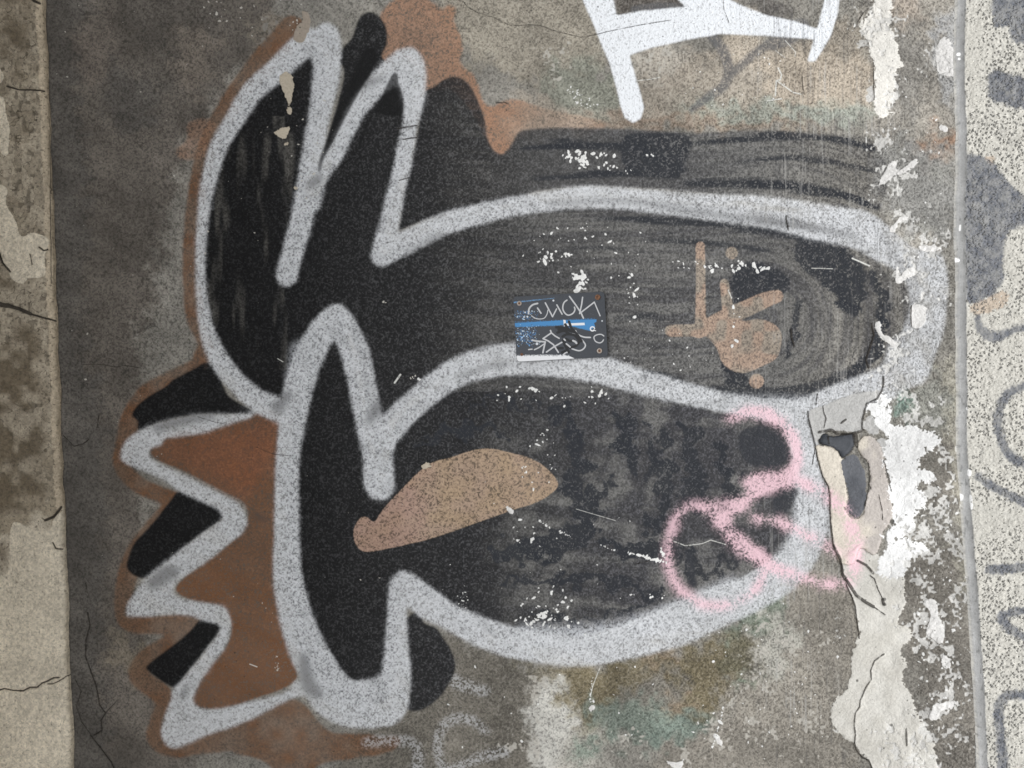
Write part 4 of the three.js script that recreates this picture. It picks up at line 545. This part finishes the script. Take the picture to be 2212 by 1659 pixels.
  cv('1395,900 1440,965 1540,1008 1650,1015', 26, marker); cv('1340,950 1420,985 1520,1075 1565,1150 1530,1215 1450,1245 1330,1210', 24, marker); cv('1885,990 1840,962 1770,968 1715,1005 1735,1075 1800,1108 1850,1095 1880,1055', 20, marker); pl('1280,1265 1220,1280 1180,1320', 26, marker);
  x.lineWidth = 22; x.strokeStyle = white; x.beginPath(); x.arc(1688, 866, 36, 0.6, 6.1); x.stroke(); pl('1700,885 1745,900', 14, white);
  const black = css(0.012, 0.012, 0.013);
  for (const s of ['1280,740 1330,860 1420,960 1500,1080', '1215,790 1280,880 1360,920', '1060,840 1190,850 1300,900', '1080,930 1200,900 1290,960', '1100,880 1180,890', '1170,1000 1250,960 1380,980 1460,1080', '1180,1060 1260,1180 1380,1170 1440,1120 1480,1060', '1200,1130 1280,1270', '1230,1040 1300,1080 1360,1060', '1090,1200 1170,1200', '1160,1275 1225,1245']) cv(s, 44, black);
  cv('1350,1070 1390,1090 1410,1115', 34, marker); pl('1235,1125 1300,1180', 26, marker); pl('1195,1045 1215,1065', 26, marker);
  pl('300,1335 800,1312 1150,1318 1290,1340 1380,1378 900,1440 300,1480', 4, css(0.74, 0.74, 0.74), true);
  for (let i = 0; i < 500; i++) { const a = 340 + rnd() * 950; x.fillStyle = rnd() < 0.5 ? css(0.047, 0.051, 0.06) : css(0.7, 0.7, 0.7); x.beginPath(); x.arc(a, 1324 + 22 * (rnd() - 0.4), 2 + 4 * rnd(), 0, 7); x.fill(); }
  for (const [a, b, r] of [[1010, 375, 17], [1855, 728, 14], [725, 1125, 24], [500, 660, 14], [560, 655, 16], [520, 580, 14]]) { x.fillStyle = css(0.6, 0.62, 0.64); x.beginPath(); x.arc(a, b, r, 0, 7); x.fill(); }
  const map = new THREE.CanvasTexture(c); map.colorSpace = THREE.SRGBColorSpace;
  const frame = WALL_FRAME(CU, CV, 0).multiply(new THREE.Matrix4().makeRotationZ(ANG)); frame.decompose(t.position, t.quaternion, t.scale);
  const rr = (w, h, r) => { const s = new THREE.Shape(); s.moveTo(-w / 2 + r, -h / 2); s.lineTo(w / 2 - r, -h / 2); s.absarc(w / 2 - r, -h / 2 + r, r, -Math.PI / 2, 0); s.lineTo(w / 2, h / 2 - r); s.absarc(w / 2 - r, h / 2 - r, r, 0, Math.PI / 2); s.lineTo(-w / 2 + r, h / 2); s.absarc(-w / 2 + r, h / 2 - r, r, Math.PI / 2, Math.PI); s.lineTo(-w / 2, -h / 2 + r); s.absarc(-w / 2 + r, -h / 2 + r, r, Math.PI, Math.PI * 1.5); return s; };
  const g = new THREE.ExtrudeGeometry(rr(PW - 1.2, PH - 1.2, 6.5), { depth: TH - 1.2, bevelEnabled: true, bevelThickness: 0.6, bevelSize: 0.6, bevelSegments: 2, curveSegments: 8 }); g.translate(0, 0, 0.6);
  const p = g.attributes.position, uv = g.attributes.uv; for (let i = 0; i < p.count; i++) uv.setXY(i, p.getX(i) / PW + 0.5, p.getY(i) / PH + 0.5);
  g.scale(0.001, 0.001, 0.001).translate(0, 0, 0.0032);
  part(t, 'plate', g, [new THREE.MeshStandardMaterial({ map, roughness: 0.38 }), new THREE.MeshStandardMaterial({ color: new THREE.Color(0.04, 0.042, 0.046), roughness: 0.6 })]);
  const loc = (a, b) => { const du = 1069.8 + a * 0.124 - CU, dv = 603.5 + b * 0.124 - CV, cs = Math.cos(ANG), sn = Math.sin(ANG); return [du * cs - dv * sn, -(du * sn + dv * cs)]; };
  const rust = tile(128, [0.2, 0.1, 0.055], 1.4, 401), steel = new THREE.MeshStandardMaterial({ color: new THREE.Color(0.42, 0.36, 0.31), roughness: 0.5, metalness: 0.6 }), rusty = new THREE.MeshStandardMaterial({ map: rust, roughness: 0.8, metalness: 0.2 });
  const head = (r) => new THREE.LatheGeometry([[0.3, 0.35], [0.42, 0.4], [0.5, 1], [0.72, 1.15], [0.92, 0.8], [1, 0.3], [1, 0]].map(([a, b]) => new THREE.Vector2(a * r, b * r * 0.45)), 20).rotateX(Math.PI / 2).scale(0.001, 0.001, 0.001);
  const sock = (r) => new THREE.CylinderGeometry(0.5 * r, 0.5 * r, 0.2 * r, 6).rotateX(Math.PI / 2).translate(0, 0, 0.1 * r).scale(0.001, 0.001, 0.001);
  for (const [a, b, r, m] of [[420, 425, 5.4, steel], [1780, 318, 6, rusty], [1810, 1247, 6, steel], [462, 1312, 3.2, rusty]]) {
    const s = part(t, 'screw', head(r), m), [X, Y] = loc(a, b); s.position.set(X / 1000, Y / 1000, (3.2 + TH - 0.1) / 1000); part(s, 'socket', sock(r), rusty);
  }
}
renderer.render(scene, camera);
